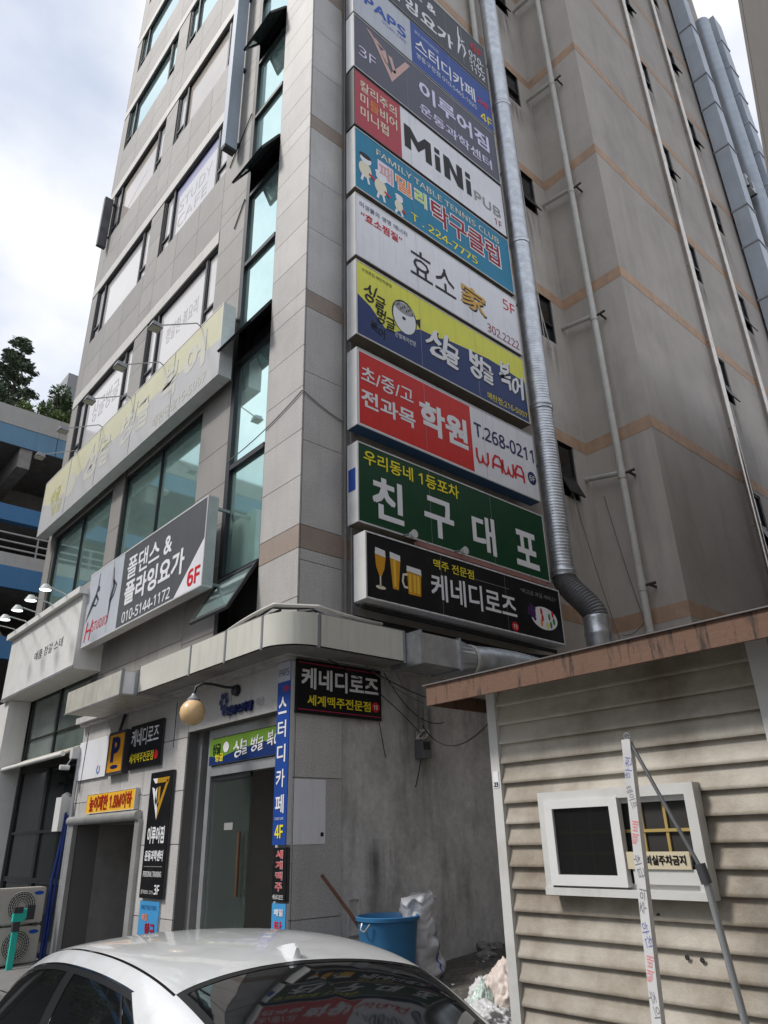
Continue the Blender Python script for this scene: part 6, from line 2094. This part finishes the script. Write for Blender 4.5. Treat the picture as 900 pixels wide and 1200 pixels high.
MB().box(-24.5, -22.0, y0, y1, 12.0, 12.55).build('walkway', M_owh, t)
MB().box(-22.1, -21.95, y0, y1, 11.1, 11.99).build('blue_beam', M_obl2, t)
MB().box(-30, -22.2, y0, y1, 11.2, 11.9).build('deck', M_odk, t)
MB().box(-22.3, -22.0, y0, y1, 8.3, 9.15).build('blue_beam', M_obl2, t)
MB().box(-30, -22.31, y0, y1, 8.4, 9.0).build('deck', M_odk, t)
for z in (12.75, 13.05, 13.4):
    MB().tube([(-22.05, y0, z), (-22.05, y1, z)], 0.04, 8).build('rail', M_alu, t)
ps = MB()
for k in range(18):
    ps.tube([(-22.05, y0 + 2 * k, 12.5), (-22.05, y0 + 2 * k, 13.42)], 0.04, 6)
ps.build('rail_post', M_alu, t)
for y in (-16, -5, 8):
    MB().box(-27.5, -26, y - 0.7, y + 0.7, -2, 17.34).build('column', M_owh, t)
br = MB()
for k in range(9):
    a = y0 + 4 * k
    br.tube([(-23.5, a, 9.1), (-23.5, a + 2, 11.2)], 0.1, 6).tube([(-23.5, a + 2, 11.2), (-23.5, a + 4, 9.1)], 0.1, 6)
br.build('brace', MATS['overpass_beam'], t)
MB().box(-32.5, -32, y0, y1, -2, 16.2).build('back_wall', M_odk, t)

# slab of a distant building behind the overpass
t = thing('distant_tower', 'sliver of a distant grey tower beside the facade edge', 'building', (-43, 8, -1))
MB().box(-46, -40, 6.57, 11, -1, 33.7).build('wall', mat('tower_grey', (0.3, 0.3, 0.31), 0.7, var=0.06), t)
for k in range(9):
    MB().box(-39.99, -39.96, 7.4, 10.5, 2 + k * 3.8, 3.6 + k * 3.8).build('window', M_glass_dark, t)


# ------------------------------------------------------------------ trees
def leaf_mesh(name, pts, size, m, parent, flat=0.0):
    vs, fs = [], []
    for (p, sc, dr) in pts:
        s = size * sc
        if dr is None:
            d = Vector((random.gauss(0, 1), random.gauss(0, 1), random.gauss(0, 1))).normalized()
        else:
            d = (dr + Vector((random.gauss(0, 0.35), random.gauss(0, 0.35), random.gauss(0, 0.3)))).normalized()
        e = d.cross(Vector((random.gauss(0, 1), random.gauss(0, 1), random.gauss(0, 1)))).normalized()
        o = len(vs)
        vs += [tuple(p - d * s), tuple(p + e * s * 0.42), tuple(p + d * s), tuple(p - e * s * 0.42)]
        fs.append((o, o + 1, o + 2, o + 3))
    me = bpy.data.meshes.new(name)
    me.from_pydata(vs, [], fs)
    return obj(name, me, m, parent)


def leafmat(name, col):
    m = mat(name, col, 0.6, var=0.45, vscale=1.1)
    m.node_tree.nodes['Principled BSDF'].inputs['Subsurface Weight'].default_value = 0.0
    return m


def conifer(label, x, y, ztop, zlow, spread, seed, m):
    random.seed(seed)
    t = thing('conifer_tree', label, 'tree', (x, y, -1))
    MB().tube([(x, y, -1), (x + 0.2, y, ztop * 0.6), (x, y + 0.1, ztop - 0.3)], [0.45, 0.25, 0.03], 8).build('trunk', mat('bark', (0.07, 0.055, 0.045), 0.9), t)
    pts, br = [], MB()
    z = zlow
    while z < ztop - 0.15:
        f = (ztop - z) / (ztop - zlow)
        for k in range(6):
            a = random.uniform(0, 6.28)
            L = spread * (0.08 + 0.92 * f) * random.uniform(0.4, 1.2)
            base = Vector((x, y, z + random.uniform(-0.25, 0.25)))
            tip = base + Vector((math.cos(a) * L, math.sin(a) * L, random.uniform(-0.05, 0.3) * L))
            br.tube([base, tip], [0.035, 0.008], 4, False)
            n = int(36 + 75 * L)
            for q in range(n):
                s = random.uniform(0.25, 1.02)
                w = 0.32 * (1.1 - s) * L + 0.08
                p = base.lerp(tip, s) + Vector((random.gauss(0, w * 0.6), random.gauss(0, w * 0.6), random.gauss(0, 0.07) - 0.05 * s))
                pts.append((p, random.uniform(0.6, 1.3), (tip - base).normalized() + Vector((0, 0, -0.2))))
        z += 0.5
    br.build('branch', MATS['bark'], t)
    leaf_mesh('crown', pts, 0.13, m, t)


def broadleaf(label, x, y, zc, r, seed, m, n=2600, name='broadleaf_tree', zb=-1, ls=0.16):
    random.seed(seed)
    t = thing(name, label, 'tree' if name.endswith('tree') else 'shrub', (x, y, zb))
    tk = MB()
    tk.tube([(x, y, zb), (x, y, zc - r * 0.2)], [0.22 * r / 2, 0.08 * r / 2], 7)
    cl = []
    for k in range(14):
        d = Vector((random.gauss(0, 1), random.gauss(0, 1), random.gauss(0.2, 0.8))).normalized() * r * random.uniform(0.4, 0.9)
        c = Vector((x, y, zc)) + Vector((d.x, d.y, d.z * 0.8))
        cl.append((c, r * random.uniform(0.25, 0.45)))
        tk.tube([(x, y, zc - r * 0.5), tuple(c)], [0.05 * r, 0.015 * r], 5, False)
    tk.build('trunk', mat('bark', (0.07, 0.055, 0.045), 0.9), t)
    pts = []
    for q in range(n):
        c, rc = random.choice(cl)
        d = Vector((random.gauss(0, 1), random.gauss(0, 1), random.gauss(0, 1))).normalized() * rc * random.uniform(0.45, 1.05)
        pts.append((c + d, random.uniform(0.6, 1.3), None))
    leaf_mesh('crown', pts, ls, m, t)


L_dark = leafmat('needles_dark', (0.1, 0.14, 0.09))
L_mid = leafmat('leaves_mid', (0.09, 0.14, 0.065))
L_lt = leafmat('leaves_light', (0.1, 0.16, 0.045))
conifer('tall dark conifer rising above the overpass', -30, 1.25, 28.6, 20.0, 3.3, 5, L_dark)
conifer('second conifer half hidden left of the tall one', -33, -1.6, 27.0, 20.0, 2.6, 8, L_dark)
broadleaf('bushy green tree right of the conifer', -32, 4.0, 25.0, 1.9, 11, L_mid)
broadleaf('lower green tree behind the overpass parapet', -34, 2.0, 24.2, 2.0, 14, L_mid)
for k in range(4):
    broadleaf(('yellow-green shrub on the overpass parapet, nearest the facade', 'yellow-green shrub on the overpass parapet, second from the facade', 'yellow-green shrub on the overpass parapet, third from the facade', 'yellow-green shrub on the overpass parapet, fourth from the facade')[k],
              -23.2, 2.9 - 0.75 * k, 19.9, 0.6, 30 + k, L_lt, 500, 'parapet_shrub', 18.25, 0.09)

broadleaf('street tree down the road mirrored in the dark shop window', -25, -7.0, 5.6, 2.6, 51, L_mid, 3000, 'street_tree', -1.0, 0.2)
broadleaf('street tree beyond the first, mirrored in the car glass', -20, -12.0, 6.2, 2.8, 52, L_mid, 3000, 'street_tree', -1.0, 0.2)

# ------------------------------------------------------------------ neighbouring building (upper right corner of the view)
ZN = 12.5
kz = (ZN - 1.6) / (12.0 - 1.6)
e0 = CAMPOS.xy + (Vector((7.24, 2.06)) - CAMPOS.xy) * kz
e1 = CAMPOS.xy + (Vector((6.22, 5.45)) - CAMPOS.xy) * kz
dd = (e1 - e0).normalized()
nn = Vector((-dd.y, dd.x))                       # towards the alley
if nn.x > 0:
    nn = -nn
t = thing('neighbour_building', 'plain beige building cutting into the top right corner', 'building', (11, 2, -1))
M_nb = mat('neighbour_render', (0.24, 0.225, 0.21), 0.85, var=0.05, streak=0.2, stcol=(0.2, 0.19, 0.18), bump=0.15)
pA = e0 - dd * 9.5
pB = e0 + dd * 13.5
zA, zB_ = -1.5, 12.0


def slab2(a, b, off0, off1, z0, z1):
    q = [a + nn * off0, b + nn * off0, b + nn * off1, a + nn * off1]
    return MB().add([(p.x, p.y, z) for z in (z0, z1) for p in q], [(3, 2, 1, 0), (4, 5, 6, 7), (0, 1, 5, 4), (1, 2, 6, 5), (2, 3, 7, 6), (3, 0, 4, 7)])


slab2(pA, pB, 0.0, -7, -1.5, ZN - 0.4).build('wall', M_nb, t)
slab2(pA, pB, 0.004, -7, ZN - 0.396, ZN).build('parapet', M_nb, t)
for k in range(3):
    c = pA + dd * (3 + 4.5 * k)
    for z in (3.5, 7.2):
        w_ = slab2(c, c + dd * 1.4, 0.01, -0.3, z, z + 1.3).build('window', M_glass_dark, t)

# buildings across the street that the window glass mirrors
M_apt = mat('apartment_render', (0.5, 0.49, 0.47), 0.8, var=0.05, streak=0.2, stcol=(0.3, 0.29, 0.28))
for k, (x0, x1, yb, h, lab) in enumerate(((-30, -17, -34, 24, 'pale apartment block across the street mirrored in the windows, leftmost'), (-14, 0, -38, 17, 'pale apartment block across the street mirrored in the windows, middle'), (4, 20, -36, 21, 'pale apartment block across the street mirrored in the windows, rightmost'))):
    t = thing('apartment_block', lab, 'building', ((x0 + x1) / 2, yb - 5, -2), 'blocks across the street')
    MB().box(x0, x1, yb - 10, yb, -2, h).build('wall', M_apt, t)
    MB().box(x0 - 0.3, x1 + 0.3, yb - 10.3, yb + 0.3, h, h + 0.5).build('roof', M_owh, t)
    for fz in range(int((h - 1) / 3)):
        n = int((x1 - x0) / 2.6)
        for c in range(n):
            xx = x0 + 0.7 + c * 2.6
            piece('window', M_glass_dark, t, xx, xx + 1.6, yb - 0.05, yb + 0.03, 0.8 + fz * 3, 2.3 + fz * 3)
